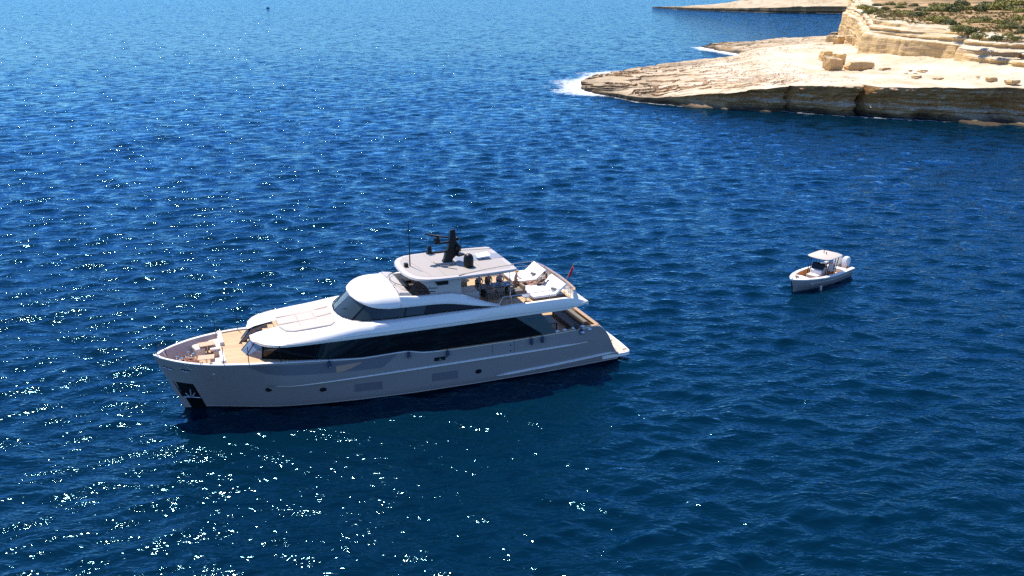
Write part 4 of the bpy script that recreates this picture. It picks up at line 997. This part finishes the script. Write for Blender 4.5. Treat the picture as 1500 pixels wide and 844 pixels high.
b = MB(); b.loft([[(x + .05, y, 6.47), (x + .05, y, 6.51), (x - .16, y, 6.51), (x - .16, y, 6.47)] for x, y in zip(xo, ys)], closed=True); b.build('aft_cap_rail', M['teak_trim'], yacht)
b = MB(); b.tube([(x + .25, y, 6.72) for x, y in zip(xo, ys)], .025, 6)
for x, y in zip(xo, ys): b.tube([(x + .25, y, 5.82), (x + .25, y, 6.72)], .018, 5)
b.build('aft_rail', M['steel'], yacht)
deck('sundeck_floor', U, 5.3, 13.15, 5.84, M['teak'], .40, 20)
b = MB(); b.loft([[(x - .18, y, 5.72), (x - .62, y, 5.56)] for x, y in zip(xo, ys)], caps=False); b.build('aft_overhang_teak', M['teak_pale'], yacht, smooth=False)
# bar block under the hardtop
MB().box(12.5, 14.2, -2.4, -.2, 5.86, 6.85).build('bar_unit', M['tan'], yacht, bevel=.03); MB().box(12.45, 14.0, .9, 2.4, 6.0, 6.85).build('bar_unit', M['whitegrey'], yacht, bevel=.03)
MB().box(12.4, 13.7, -2.5, -.1, 6.86, 6.92).build('bar_top', M['teak_trim'], yacht)

# ------------------------------------------------------------------ loose things on the yacht
def cushion_box(x0, x1, y0, y1, z0, z1, name, m, parent, r=.06, **k): return MB().box(x0, x1, y0, y1, z0, z1, **k).build(name, m, parent, bevel=r)
# bow sofa and tables
s1 = onship('bow_sofa', 30.95, -1.9, 3.3, 0, 'long cream sofa across the starboard half of the bow seating well', 'sofa')
cushion_box(-.0, .55, -1.05, 1.15, 0, .42, 'sofa_base', M['whitegrey'], s1, .03); cushion_box(.0, .75, -1.05, 1.1, .42, .6, 'seat_cushion', M['cushion'], s1); cushion_box(-.25, .05, -1.2, 1.3, .42, 1.12, 'backrest', M['cushion'], s1)
s1b = onship('bow_armchair', 31.25, 1.6, 3.3, 0, 'cream seat beside the port teak table in the bow well', 'seat')
cushion_box(-.1, .6, -.85, .9, 0, .55, 'seat_cushion', M['cushion'], s1b); cushion_box(-.35, -.05, -.95, 1.0, .3, 1.0, 'backrest', M['wcush'], s1b)
s1c = onship('bow_side_seat', 32.45, -1.75, 3.3, R(14), 'cream rounded seat forward of the starboard bow table', 'seat')
cushion_box(-.35, .35, -.6, .6, 0, .62, 'seat_cushion', M['cushion'], s1c, .1)
def table(x, y, lab, rz):
    t = onship('bow_table', x, y, 3.3, rz, lab, 'table', 'teak tables in the bow well')
    MB().box(-.55, .55, -.42, .42, .74, .79).build('tabletop', M['teak_trim'] if 0 else M['tan'], t, bevel=.02)
    MB().lathe([(.06, 0), (.06, .74)], (0, 0, 0), 10).build('pedestal', M['steel'], t); MB().lathe([(.2, 0), (.2, .03)], (0, 0, 0), 14).build('foot_plate', M['steel'], t)
table(31.85, -1.6, 'teak table in front of the long cream bow sofa', R(5)); table(32.1, .95, 'teak table nearest the port rail in the bow well', R(-5))
# windlasses, ropes
for x_, y_, lab in ((34.0, -.75, 'steel windlass drum nearest the stem of the bow deck'), (33.2, -1.3, 'steel windlass drum beside the coiled brown rope')):
    t = onship('windlass', x_, y_, 3.3, 0, lab, 'windlass', 'steel windlasses on the bow deck')
    MB().box(-.25, .2, -.2, .2, 0, .15).build('base', M['whitegrey'], t, bevel=.03); MB().lathe([(.17, .15), (.17, .2), (.1, .26), (.1, .4), (.17, .46), (.15, .5), (.01, .52)], (0, 0, 0), 16).build('drum', M['steel'], t); MB().box(-.42, -.25, -.1, .1, .05, .3).build('chain_stopper', M['cglass'], t, bevel=.02)
rp = MB(); rr = random.Random(2)
pts = []
for i in range(150):
    a = i * .42; r = .2 + .25 * abs(math.sin(i * .07)) + rr.uniform(-.06, .06); pts.append((r * math.cos(a) * 1.3, r * math.sin(a), .05 + .18 * (i / 150) + rr.uniform(0, .04)))
rp.tube(pts, .035, 5)
ro = rp.build('rope_coil', M['rope'], None); ro.location = ship(33.2, -.25, 3.32); ro.rotation_euler = (0, 0, TH); setp(ro, 'tangled brown mooring rope heaped on the bow deck', 'rope')
# mooring cleats on cap
for i, (x_, s) in enumerate(((32.5, 1), (31.9, 1))):
    b = MB(); b.tube([(-.12, 0, .07), (.12, 0, .07)], .025, 6); b.tube([(-.05, 0, 0), (-.05, 0, .07)], .02, 6); b.tube([(.05, 0, 0), (.05, 0, .07)], .02, 6)
    o = b.build('mooring_cleat', M['black'], yacht); o.location = (x_, s * (Gw(x_) - .12), Sh(x_))
# fenders and hooks over the side
fl = ['small dark fender hung at the forward end of the port hull window', 'small dark fender hung where the port gunwale dips amidships', 'small dark fender hung on the flat gunwale just aft of the dip',
      'dark blue fender hung on the stern quarter, forward one of the close pair', 'dark blue fender hung on the stern quarter, aft one of the close pair']
for x_, lab in zip((24.16, 18.46, 15.54, 8.9, 8.0), fl):
    t = onship('fender', x_, Gw(x_) + .15, Sh(x_) - .12, 0, lab, 'fender', 'fenders hung over the port gunwale')
    MB().lathe([(.01, -.42), (.1, -.38), (.13, -.28), (.13, .0), (.1, .09), (.03, .13)], (0, 0, 0), 12).build('fender_body', M['navy'], t); MB().tube([(0, 0, .12), (0, -.08, .2), (0, -.3, .2)], .015, 5).build('fender_line', M['black'], t)
    if x_ > 15: MB().ball((0, .1, -.3), .05).build('fender_clip', M['steel'], t)
for i, (x_, z_) in enumerate(((6.7, .15), (6.05, .15), (5.3, .15), (4.5, .15), (4.6, -.25), (4.0, -.1))):
    t = onship('deck_light', x_, Gw(x_) - .1 + (.2 if z_ < 0 else 0), Sh(x_) + z_ - .1, 0, 'small round white fitting set on or just under the port cockpit rail', 'light fitting', 'small white fittings along the port cockpit rail')
    MB().lathe([(.04, 0), (.16, .04), (.17, .08), (.1, .13)], (0, 0, 0), 12).build('disc', M['porcelain'], t); MB().lathe([(.05, -.06), (.05, .02)], (0, 0, 0), 8).build('mount', M['black'], t)
t = onship('snorkel_gear', 5.0, Gw(5) - .05, Sh(5) + .05, .3, 'dark blue and black dive gear bundled over the port cockpit rail', 'dive gear')
MB().ball((0, 0, .1), .25, .14, .2).build('mask_bag', M['dark'], t); MB().ball((-.3, .12, -.25), .16, .1, .3).build('fin', M['navy'], t); MB().tube([(.3, 0, 0), (.35, .05, .45), (.2, .1, .5)], .03, 6).build('snorkel_tube', M['black'], t)
# cockpit furniture
t = onship('cockpit_sofa', 4.2, 0, 2.3, 0, 'grey sofa facing forward against the cockpit transom', 'sofa')
cushion_box(-.55, .35, -2.0, 2.2, 0, .45, 'seat_cushion', M['taupe'], t); cushion_box(-.85, -.5, -2.1, 2.3, .3, .9, 'backrest', M['taupe'], t)
t = onship('cockpit_table', 5.9, .3, 2.3, 0, 'brown low table in front of the grey cockpit sofa', 'table')
MB().box(-.5, .5, -.9, .9, .62, .68).build('tabletop', M['brown'], t, bevel=.02)
for a in (-.4, .4):
    for c in (-.75, .75): MB().box(a - .04, a + .04, c - .04, c + .04, 0, .62).build('leg', M['dark'], t)
for y_, lab in ((-1.6, 'pale cockpit lounge chair on the starboard side of the low table'), (1.6, 'pale cockpit lounge chair on the port side of the low table')):
    t = onship('lounge_chair', 6.9, y_, 2.3, 0, lab, 'chair', 'cockpit lounge chairs')
    cushion_box(-.4, .4, -.4, .4, .25, .45, 'seat', M['whitegrey'], t); cushion_box(.3, .5, -.4, .4, .3, .95, 'backrest', M['whitegrey'], t)
    for a in (-.33, .33):
        for c in (-.33, .33): MB().tube([(a, c, 0), (a, c, .27)], .025, 6).build('leg', M['dark'], t)

# dining table and chairs
dt = onship('dining_table', 10.55, .75, 5.86, 0, 'dark brown dining table under the aft half of the hardtop', 'table')
MB().box(-1.35, 1.3, -.6, .62, .72, .78).build('tabletop', M['brown'], dt, bevel=.02)
for a in (-1.0, 1.0): MB().box(a - .1, a + .1, -.35, .35, 0, .72).build('pedestal', M['dark'], dt)
def chair(x, y, rz, lab):
    t = onship('dining_chair', x, y, 5.86, rz, lab, 'chair', 'dark dining chairs round the dining table')
    cushion_box(-.24, .24, -.24, .24, .42, .5, 'seat', M['taupe'], t, .03)
    MB().box(-.24, .24, .22, .27, .62, .92).build('backrest', M['taupe'], t, bevel=.02)
    for a in (-.22, .22):
        MB().box(a - .02, a + .02, .2, .24, 0, .9).build('leg', M['dark'], t); MB().box(a - .02, a + .02, -.24, -.2, 0, .64).build('leg', M['dark'], t); MB().box(a - .025, a + .025, -.24, .24, .62, .66).build('armrest', M['dark'], t)
    return t
c0 = chair(11.45, 1.75, 0, 'forward chair of the three on the port side of the dining table')
dup(c0, (10.6, 1.75, 5.86), 0, 'middle chair of the three on the port side of the dining table'); dup(c0, (9.75, 1.75, 5.86), 0, 'aft chair of the three on the port side of the dining table')
dup(c0, (11.5, -.35, 5.86), R(180), 'forward chair on the starboard side of the dining table'); dup(c0, (10.7, -.35, 5.86), R(180), 'middle chair on the starboard side of the dining table'); dup(c0, (9.75, -.35, 5.86), R(180), 'aft chair on the starboard side of the dining table')
dup(c0, (12.15, .75, 5.86), R(-90), 'chair at the forward head of the dining table'); 
t = onship('armchair', 8.95, 1.35, 5.86, R(90), 'boxy tan armchair at the aft head of the dining table', 'armchair')
cushion_box(-.4, .4, -.35, .4, .0, .42, 'seat', M['taupe'], t); cushion_box(-.45, .45, .3, .5, 0, .78, 'backrest', mat('tan_weave', (.27, .19, .14), .9, var=.2, scale=20), t)
# tableware
rr = random.Random(5)
spots = [(-.9, .35), (-.4, .38), (.1, .36), (-.9, -.3), (-.35, -.35), (.2, -.32), (-.6, 0), (-.15, .02), (-1.1, .05)]
kinds = ['white plate', 'folded blue napkin', 'blue glass tumbler']
for i, (a, c) in enumerate(spots):
    k = i % 3
    labs = {0: 'white plate laid on the aft half of the dining table', 1: 'blue folded napkin on the dining table', 2: 'short blue tumbler on the dining table'}
    nm = {0: 'plate', 1: 'napkin', 2: 'tumbler'}[k]
    b = MB()
    if k == 0: b.lathe([(.07, 0), (.14, .02), (.13, .025), (.06, .008)], (0, 0, 0), 16)
    elif k == 1: b.loft([[(-.12, -.09, 0), (-.11, .1, .0), (-.1, .1, .05), (-.1, -.09, .05)], [(.0, -.11, 0), (0, .09, 0), (0, .08, .09), (.0, -.1, .09)], [(.12, -.08, 0), (.13, .1, 0), (.12, .09, .04), (.12, -.08, .04)]], closed=True)
    else: b.lathe([(.035, 0), (.045, .12), (.04, .12), (.03, .01)], (0, 0, 0), 12)
    o = b.build(nm, [M['porcelain'], M['blue'], M['cglass']][k], None); o.location = ship(10.55 + a, .75 + c, 6.645); o.rotation_euler = (0, 0, TH + rr.uniform(-.5, .5)); setp(o, labs[k], nm, nm + 's on the dining table')
o = MB().lathe([(.05, 0), (.14, .06), (.16, .1), (.01, .16)], (0, 0, 0), 14).build('fruit_bowl', M['tan'], None); o.location = ship(10.1, .9, 6.645); setp(o, 'orange brown fruit bowl in the middle of the dining table', 'bowl')
o = MB().lathe([(.05, 0), (.06, .16), (.03, .22), (.02, .3)], (0, 0, 0), 12).build('bottle', M['porcelain'], None); o.location = ship(10.95, .7, 6.645); setp(o, 'pale bottle standing at the forward end of the dining table', 'bottle')

# sunbeds
def sunbed(y, wd, lab):
    t = onship('sunbed', 7.1, y, 5.86, 0, lab, 'sunbed', 'white sunbeds on the aft sundeck')
    MB().box(-1.3, 1.35, -wd / 2, wd / 2, .04, .2).build('frame', M['brown'], t, bevel=.02)
    n = 3; w_ = wd / n
    for i in range(n):
        a = -wd / 2 + i * w_
        cushion_box(-.55, 1.35, a + .01, a + w_ - .01, .2, .38, 'seat_cushion', M['wcush'], t, .05)
        b = MB(); v0 = [(-.5, .22), (-.5, .42), (-1.3, 1.08), (-1.42, .94)]
        b.loft([[(x, y_, z) for x, z in v0] for y_ in (a + .01, a + w_ - .01)], closed=True); b.build('backrest', M['wcush'], t, bevel=.05)
    for a in (-wd / 2 + .1, wd / 2 - .1): MB().tube([(-1.25, a, .2), (-1.3, a, .95)], .02, 6).build('backrest_prop', M['steel'], t)
    return t
sunbed(1.95, 2.75, 'wide white sunbed on the port side of the aft sundeck'); sunbed(-1.75, 2.5, 'wide white sunbed on the starboard side of the aft sundeck')
for y_, lab in ((2.75, 'rolled grey towel pillow on the port sunbed'), (-1.3, 'rolled grey towel pillow on the starboard sunbed')):
    o = MB().tube([(0, -.22, 0), (0, .22, 0)], .1, 12).build('towel_roll', M['taupe'], None, bevel=.02); o.location = ship(6.55, y_, 6.45); o.rotation_euler = (0, 0, TH + .5); setp(o, lab, 'towel', 'rolled towels on the sunbeds')
t = onship('side_table', 8.95, 3.05, 5.86, 0, 'low round grey side table at the foot of the port sunbed', 'table')
MB().lathe([(.3, .38), (.32, .4), (.32, .44), (.3, .45)], (0, 0, 0), 20).build('tabletop', M['bluegrey'], t); MB().lathe([(.05, 0), (.05, .38)], (0, 0, 0), 10).build('leg', M['steel'], t)
t = onship('life_ring', 5.4, -3.2, 6.2, 0, 'pale life ring hung on the aft rail at the starboard corner', 'life ring')
b = MB(); rows = []
for i in range(20):
    a = 2 * math.pi * i / 20; rows.append([(.05 + .06 * math.cos(c), (.28 + .07 * math.sin(c)) * math.cos(a), (.28 + .07 * math.sin(c)) * math.sin(a)) for c in [2 * math.pi * k / 8 for k in range(8)]])
rows.append(rows[0]); b.loft(rows, caps=False, closed=True); b.build('ring', M['whitegrey'], t)
# ensign
t = onship('ensign_staff', 4.6, .85, 6.45, 0, 'red ensign hanging limp from a raked staff at the stern', 'flag')
MB().tube([(.1, 0, -.25), (-.62, 0, 1.2)], [.03, .018], 8).build('staff', M['teak_trim'], t)
rows = []
for i in range(12):
    u = i / 11; px, pz = -.5 + .40 * u, .98 - .78 * u
    rows.append([(px - .12 * v + .03 * math.sin(9 * v + 5 * u), .07 * math.sin(11 * v + 4 * u) , pz - .22 * v * (1 - .3 * u)) for v in [k / 6 for k in range(7)]])
b = MB(); b.loft(rows, caps=False); fo = b.build('ensign', M['red'], t); sm = fo.modifiers.new('solid', 'SOLIDIFY'); sm.thickness = .01

# ------------------------------------------------------------------ people
def skin_obj(name, verts, edges, radii, m, parent, root=0, sub=2):
    me = bpy.data.meshes.new(name); me.from_pydata([tuple(v) for v in verts], edges, []); me.materials.append(m)
    o = bpy.data.objects.new(name, me); C.objects.link(o)
    md = o.modifiers.new('skin', 'SKIN'); md.use_smooth_shade = True
    for i, v in enumerate(me.skin_vertices[0].data):
        r = radii[i]; v.radius = r if isinstance(r, tuple) else (r, r); v.use_root = (i == root)
    s = o.modifiers.new('sub', 'SUBSURF'); s.levels = sub; s.render_levels = sub
    if parent: o.parent = parent
    return o
def person(loc, rz, pose, lab, top, bottom, skin, hair='hair', hat=None, long_hair=False, group=None):
    t = onship('person', *loc, rz, lab, 'person', group); P = pose
    V = []; E = []; Rr = []
    def a(p, r, par=None):
        V.append(Vector(p)); Rr.append(r); i = len(V) - 1
        if par is not None: E.append((par, i))
        return i
    pel = a(P['pelvis'], (.15, .12)); wa = a(P['waist'], (.125, .10), pel); ch = a(P['chest'], (.16, .115), wa); nk = a(P['neck'], .055, ch)
    hd = Vector(P['head']); h1 = a(hd + (Vector(P['neck']) - hd) * .45, .07, nk); h2 = a(hd, (.082, .10), h1); h3 = a(hd + (hd - Vector(P['neck'])).normalized() * .09, (.06, .07), h2)
    jn = {}
    for s in ('l', 'r'):
        sh = a(P['sho_' + s], .062, ch); el = a(P['elb_' + s], .042, sh); wr = a(P['wri_' + s], .028, el)
        d = (Vector(P['wri_' + s]) - Vector(P['elb_' + s])).normalized(); sd_ = d.cross(Vector((0, 0, 1))); sd_ = sd_.normalized() if sd_.length > .1 else Vector((0, 1, 0)); dn = Vector((0, 0, -1))
        pm = a(V[wr] + d * .07, .03, wr)
        for k, ln in ((-1.5, .07), (-.5, .082), (.5, .078), (1.5, .062)):
            f1 = a(V[pm] + sd_ * .018 * k + d * .03, .010, pm); f2 = a(V[f1] + d * ln * .55 + dn * .008, .009, f1); a(V[f2] + d * ln * .3 + dn * .02, .008, f2)
        th_ = a(V[wr] + d * .035 + sd_ * .035, .011, wr); a(V[th_] + d * .035 + sd_ * .018, .009, th_)
        hp_ = a(P['hip_' + s], .095, pel); kn = a(P['kne_' + s], .058, hp_); ak = a(P['ank_' + s], .036, kn); a(P['toe_' + s], .03, ak)
        jn[s] = (sh, el, hp_, kn)
    skin_obj('body', V, E, Rr, skin, t)
    # clothes
    tv = [V[pel], V[wa], V[ch]]; te = [(0, 1), (1, 2)]; tr = [(.165, .135), (.142, .117), (.178, .133)]
    for s in ('l', 'r'):
        i = len(tv); tv += [V[jn[s][0]], V[jn[s][0]].lerp(V[jn[s][1]], .65)]; te += [(2, i), (i, i + 1)]; tr += [.075, .055]
    if top: skin_obj('shirt', tv, te, tr, top, t)
    sv = [V[pel]]; se = []; sr = [(.165, .135)]
    for s in ('l', 'r'):
        i = len(sv); sv += [V[jn[s][2]], V[jn[s][2]].lerp(V[jn[s][3]], .5)]; se += [(0, i), (i, i + 1)]; sr += [.108, .088]
    skin_obj('shorts', sv, se, sr, bottom, t)
    up = (hd - Vector(P['neck'])).normalized(); fw = Vector(P['face']).normalized(); rt = up.cross(fw).normalized()
    b = MB()
    for s_ in (-1, 1): b.ball(hd + fw * .098 + rt * .032 * s_ + up * .02, .013)
    b.build('eyes', M['black'], t)
    b = MB(); b.ball(hd + fw * .112 - up * .012, .015, .015, .02); b.ball(hd + rt * .085, .012, .02, .03); b.ball(hd - rt * .085, .012, .02, .03); b.build('nose_and_ears', skin, t)
    b = MB(); b.ball(hd + fw * .1 - up * .045, .014, .02, .007); b.build('mouth', M['rope'], t)
    b = MB(); b.ball(hd - fw * .03 + up * .045, .105, .105, .105)
    if long_hair: b.ball(hd - fw * .09 - up * .1, .08, .1, .2)
    b.build('hair', M[hair], t)
    if hat == 'cap':
        c = hd + up * .08; b = MB(); b.ball(c, .115, .115, .08); b.ball(c + fw * .13 - up * .01, .1, .07, .012); b.build('cap', M['blue'], t)
    if hat == 'straw':
        c = hd + up * .09; b = MB(); b.lathe([(.24, 0), (.25, .01), (.12, .03), (.11, .12), (.03, .15)], c, 18); b.build('sun_hat', M['straw'], t)
    if hat == 'glasses':
        b = MB(); b.tube([hd + fw * .105 + rt * .07 + up * .02, hd + fw * .118 + up * .02, hd + fw * .105 - rt * .07 + up * .02], .02, 6); b.build('sunglasses', M['black'], t)
    return t
def sit(lean=.0, arms=0, turn=0):
    """seated facing +Y, seat plane z=.5"""
    y = lean
    P = dict(pelvis=(0, 0, .58), waist=(0, .02 + y * .4, .76), chest=(0, y * .8, .98), neck=(0, y, 1.16), head=(.02, y + .04, 1.32), face=(turn, 1, -.15),
             hip_l=(-.1, .03, .57), hip_r=(.1, .03, .57), kne_l=(-.13, .45, .55), kne_r=(.12, .45, .55), ank_l=(-.13, .42, .1), ank_r=(.12, .44, .1), toe_l=(-.14, .56, .04), toe_r=(.13, .58, .04),
             sho_l=(-.19, y * .9, 1.08), sho_r=(.19, y * .9, 1.08), elb_l=(-.26, y + .14, .86), elb_r=(.26, y + .14, .86), wri_l=(-.14, y + .36, .88), wri_r=(.13, y + .36, .90))
    return P
def recl():
    return dict(pelvis=(0, 0, .14), waist=(0, -.16, .24), chest=(0, -.36, .42), neck=(0, -.5, .58), head=(0, -.56, .74), face=(.2, 1, .1),
                hip_l=(-.1, .03, .13), hip_r=(.1, .03, .13), kne_l=(-.14, .42, .36), kne_r=(.14, .44, .12), ank_l=(-.13, .72, .07), ank_r=(.14, .86, .07), toe_l=(-.14, .86, .1), toe_r=(.15, .93, .2),
                sho_l=(-.19, -.42, .5), sho_r=(.19, -.42, .5), elb_l=(-.3, -.28, .28), elb_r=(.28, -.22, .34), wri_l=(-.26, -.02, .24), wri_r=(.08, -.06, .36))
DG = 'people seated round the dining table'
BK = M['dark']
person((11.5, -.42, 5.84), 0, sit(.12, turn=-.4), 'person with dark hair in a black top seated at the dining table', BK, BK, M['skin'], group=None)
person((10.7, -.42, 5.84), 0, sit(.02, turn=.5), 'long haired person in black seated at the middle of the dining table', BK, M['taupe'], M['skin2'], long_hair=True)
person((9.75, -.42, 5.84), 0, sit(.08), 'person in a pale blue shirt and blue cap seated at the dining table', M['blue'], M['dark'], M['skin2'], hat='cap')
person((8.6, -.1, 5.82), R(50), sit(.1), 'person in a wide straw hat seated off the aft end of the dining table', M['tan'], M['rope'], M['skin2'], hat='straw')
person((6.95, .85, 6.22), R(-90), recl(), 'dark haired person in sunglasses and black top reclining on the port sunbed', BK, BK, M['skin'], hat='glasses', long_hair=True)
person((6.9, .35, 6.22), R(-90), recl(), 'person in a grey green top leaning back on the port sunbed', M['teal'], M['taupe'], M['skin'])
st = onship('stool', 8.6, -.1, 5.84, 0, 'small round tan stool under the person in the straw hat', 'stool')
MB().lathe([(.2, 0), (.18, .2), (.22, .46), (.2, .5)], (0, 0, 0), 16).build('seat', M['taupe'], st)

# ================================================================== TENDER
TX, TY, TT = 33.6, 92.4, R(222)
tb = bpy.data.objects.new('motor_tender', None); C.objects.link(tb); tb.location = (TX, TY, 0); tb.rotation_euler = (0, 0, TT); tb.scale = (1, 1.1, 1)
setp(tb, 'small grey open motorboat with a cream T-top and white outboards floating right of the yacht', 'motorboat')
L_ = 9.0
tg = ips([(0, 1.42), (2, 1.5), (4, 1.52), (5.5, 1.42), (7, 1.12), (8, .78), (8.6, .45), (8.95, .18), (9.05, .03)], .15)
tw = ips([(0, 1.15), (2, 1.22), (4, 1.2), (5.5, 1.0), (7, .6), (8, .25), (8.6, .08), (9.05, .02)], .15)
ts = ips([(0, .88), (3, .92), (6, 1.08), (9.05, 1.28)], .2)
xs_ = [i * .3 for i in range(30)] + [8.95, 9.05]
def tsec(x, s):
    S = ts(x); r = .35 * sst(6.5, 9, x)
    def q(y, z): return (x - r * (1 - max(z, 0) / S), s * y, z)
    g, w_ = tg(x), tw(x)
    return [q(w_ * .4, -.4), q(w_, -.05), q(w_ + (g - w_) * .35, .28), q(w_ + (g - w_) * .42, .32), q(g * .99, S * .75), q(g, S)]
b = MB()
for s in (1, -1): b.loft([tsec(x, s) for x in xs_], caps=False)
b.loft([tsec(0, 1), tsec(0, -1)], caps=False)
b.build('hull', M['tgrey'], tb, auto=45)
b = MB()
for s in (1, -1):
    b.loft([[(x, s * (tg(x) + .03), ts(x) - .06), (x, s * (tg(x) + .03), ts(x) + .02), (x, s * max(tg(x) - .3, 0), ts(x) + .05), (x, s * max(tg(x) - .3, 0), ts(x) - .04)] for x in xs_], closed=True)
b.build('gunwale', M['white'], tb, auto=50)
b = MB()
for s in (1, -1): b.loft([[(x, s * max(tg(x) - .29, .0), ts(x)), (x, s * max(tg(x) - .34, 0), .42)] for x in xs_ if x < 7.4], caps=False)
b.build('cockpit_lining', M['orange'], tb)
b = MB(); b.loft([[(x, -(tg(x) - .3), .42), (x, tg(x) - .3, .42)] for x in xs_ if x < 7.5], caps=False); b.build('cockpit_sole', M['teak'], tb, smooth=False)
b = MB(); b.loft([[(x, -max(tg(x) - .2, .01), ts(x) + .03), (x, 0, ts(x) + .1), (x, max(tg(x) - .2, .01), ts(x) + .03)] for x in xs_ if x > 7.0], caps=False); b.build('foredeck', M['white'], tb)
MB().box(6.0, 7.0, -.95, .95, .45, .62).build('bow_cushion', M['cushion'], tb, bevel=.04)
cushion_box(4.75, 5.5, -.55, .55, .45, .95, 'console_seat', M['cushion'], tb); cushion_box(4.6, 4.85, -.55, .55, .7, 1.35, 'seat_back', M['wcush'], tb)
b = MB(); b.loft([[(4.6, y, .42), (4.55, y, 1.35), (4.2, y, 1.6), (3.7, y, 1.45), (3.6, y, .42)] for y in (-.55, .55)]); b.build('console', M['whitegrey'], tb, bevel=.03)
b = MB(); b.loft([[(4.62, y, 1.4), (4.2, y, 1.95)] for y in (-.62, -.3, .3, .62)], caps=False); b.build('windscreen', M['glass'], tb, smooth=False)
MB().box(3.6, 3.75, -.4, .4, 1.3, 1.55).build('dashboard', M['black'], tb)
MB().lathe([(.17, 0), (.19, .02), (.17, .04)], (3.45, 0, 1.25), 16).build('steering_wheel', M['black'], tb)
for y_ in (-.4, .4):
    cushion_box(2.5, 2.95, y_ - .3, y_ + .3, .9, 1.05, 'helm_seat', M['wcush'], tb, .04); cushion_box(2.4, 2.55, y_ - .3, y_ + .3, 1.0, 1.55, 'helm_seat_back', M['wcush'], tb, .04)
MB().box(2.45, 3.0, -.65, .65, .42, .9).build('seat_box', M['orange'], tb, bevel=.03)
cushion_box(.7, 1.3, -1.0, 1.0, .45, .85, 'stern_bench', M['wcush'], tb)
tt = [(4.85, 0), (4.8, .6), (4.6, 1.0), (4.2, 1.12), (2.4, 1.12), (2.0, 1.0), (1.9, .5), (1.88, 0)]; tt = tt + [(x, -y) for x, y in reversed(tt[1:-1])]
b = MB(); b.loft([[(x, y, 2.5) for x, y in tt], [((x - 3.3) * 1.02 + 3.3, y * 1.03, 2.56) for x, y in tt], [((x - 3.3) * .93 + 3.3, y * .9, 2.64) for x, y in tt]], closed=True); b.build('t_top', M['pad'], tb, auto=50)
for s in (1, -1):
    for x0, x1 in ((4.75, 4.4), (4.3, 4.1), (3.3, 2.9), (2.9, 2.4)):
        MB().tube([(x0, s * .85, .42 if x0 < 4 else .5), (x1, s * .9, 2.5)], .035, 8).build('t_top_post', M['black'], tb)
for x_, y_ in ((3.3, .1), (3.0, -.3)): MB().tube([(x_, y_, 2.62), (x_, y_, 2.9)], [.03, .05], 6).build('top_antenna', M['black'], tb)
for y_ in (-.42, .42):
    b = MB(); b.loft([[(x0, y_ - w_, z), (x0, y_ + w_, z), (x1, y_ + w_, z), (x1, y_ - w_, z)] for x0, x1, w_, z in ((.2, -.35, .13, .35), (.25, -.5, .2, .75), (.25, -.62, .25, 1.1), (.2, -.62, .25, 1.55), (.05, -.45, .18, 1.78))], closed=True); b.build('outboard_cowling', M['white'], tb, bevel=.07)
    MB().box(-.3, -.02, y_ - .07, y_ + .07, -.4, .5).build('outboard_leg', M['white'], tb, bevel=.03)
b = MB(); b.tube([(8.95, 0, 1.35), (9.12, 0, 1.2), (8.85, 0, .1), (8.7, 0, -.1)], .07, 8); b.build('stem_guard', M['steel'], tb)
b = MB(); b.tube([(8.6, .15, 1.4), (8.3, -.1, 1.5), (8.2, .2, 1.42)], .05, 6); b.box(8.1, 8.3, -.15, .15, 1.3, 1.45); b.build('anchor_winch', M['rope'], tb)
b = MB()
for s in (1, -1): b.tube([(x, s * tg(x) * .97, ts(x) * .62) for x in (.1, 2, 4, 6, 7.5)], .03, 6)
b.build('side_rib', M['whitegrey'], tb)
fe = bpy.data.objects.new('tender_fender', None); C.objects.link(fe); fe.location = tb.matrix_basis @ Vector((6.3, 1.45, .15)); fe.rotation_euler = (0, 0, TT); setp(fe, 'pale fender hung over the near side of the small motorboat', 'fender')
MB().lathe([(.02, -.28), (.1, -.22), (.11, .2), (.03, .3)], (0, 0, 0), 12).build('fender_body', M['whitegrey'], fe); MB().tube([(0, 0, .28), (-.02, -.05, .95)], .015, 5).build('fender_line', M['black'], fe)

# ------------------------------------------------------------------ far boat
fb = bpy.data.objects.new('distant_boat', None); C.objects.link(fb); fb.location = (-181, 731, 0); fb.rotation_euler = (0, 0, R(170))
setp(fb, 'tiny dark boat far out on the open sea at the top of the view', 'boat')
b = MB(); b.loft([[(x, -w_, .5), (x, -w_ * .7, -.2), (x, w_ * .7, -.2), (x, w_, .5)] for x, w_ in ((-1.2, .5), (0, .55), (.8, .4), (1.2, .1))]); b.build('hull', M['black'], fb)
b = MB(); b.box(-.4, .2, -.25, .25, .5, .8); b.build('console', M['navy'], fb, bevel=.06)
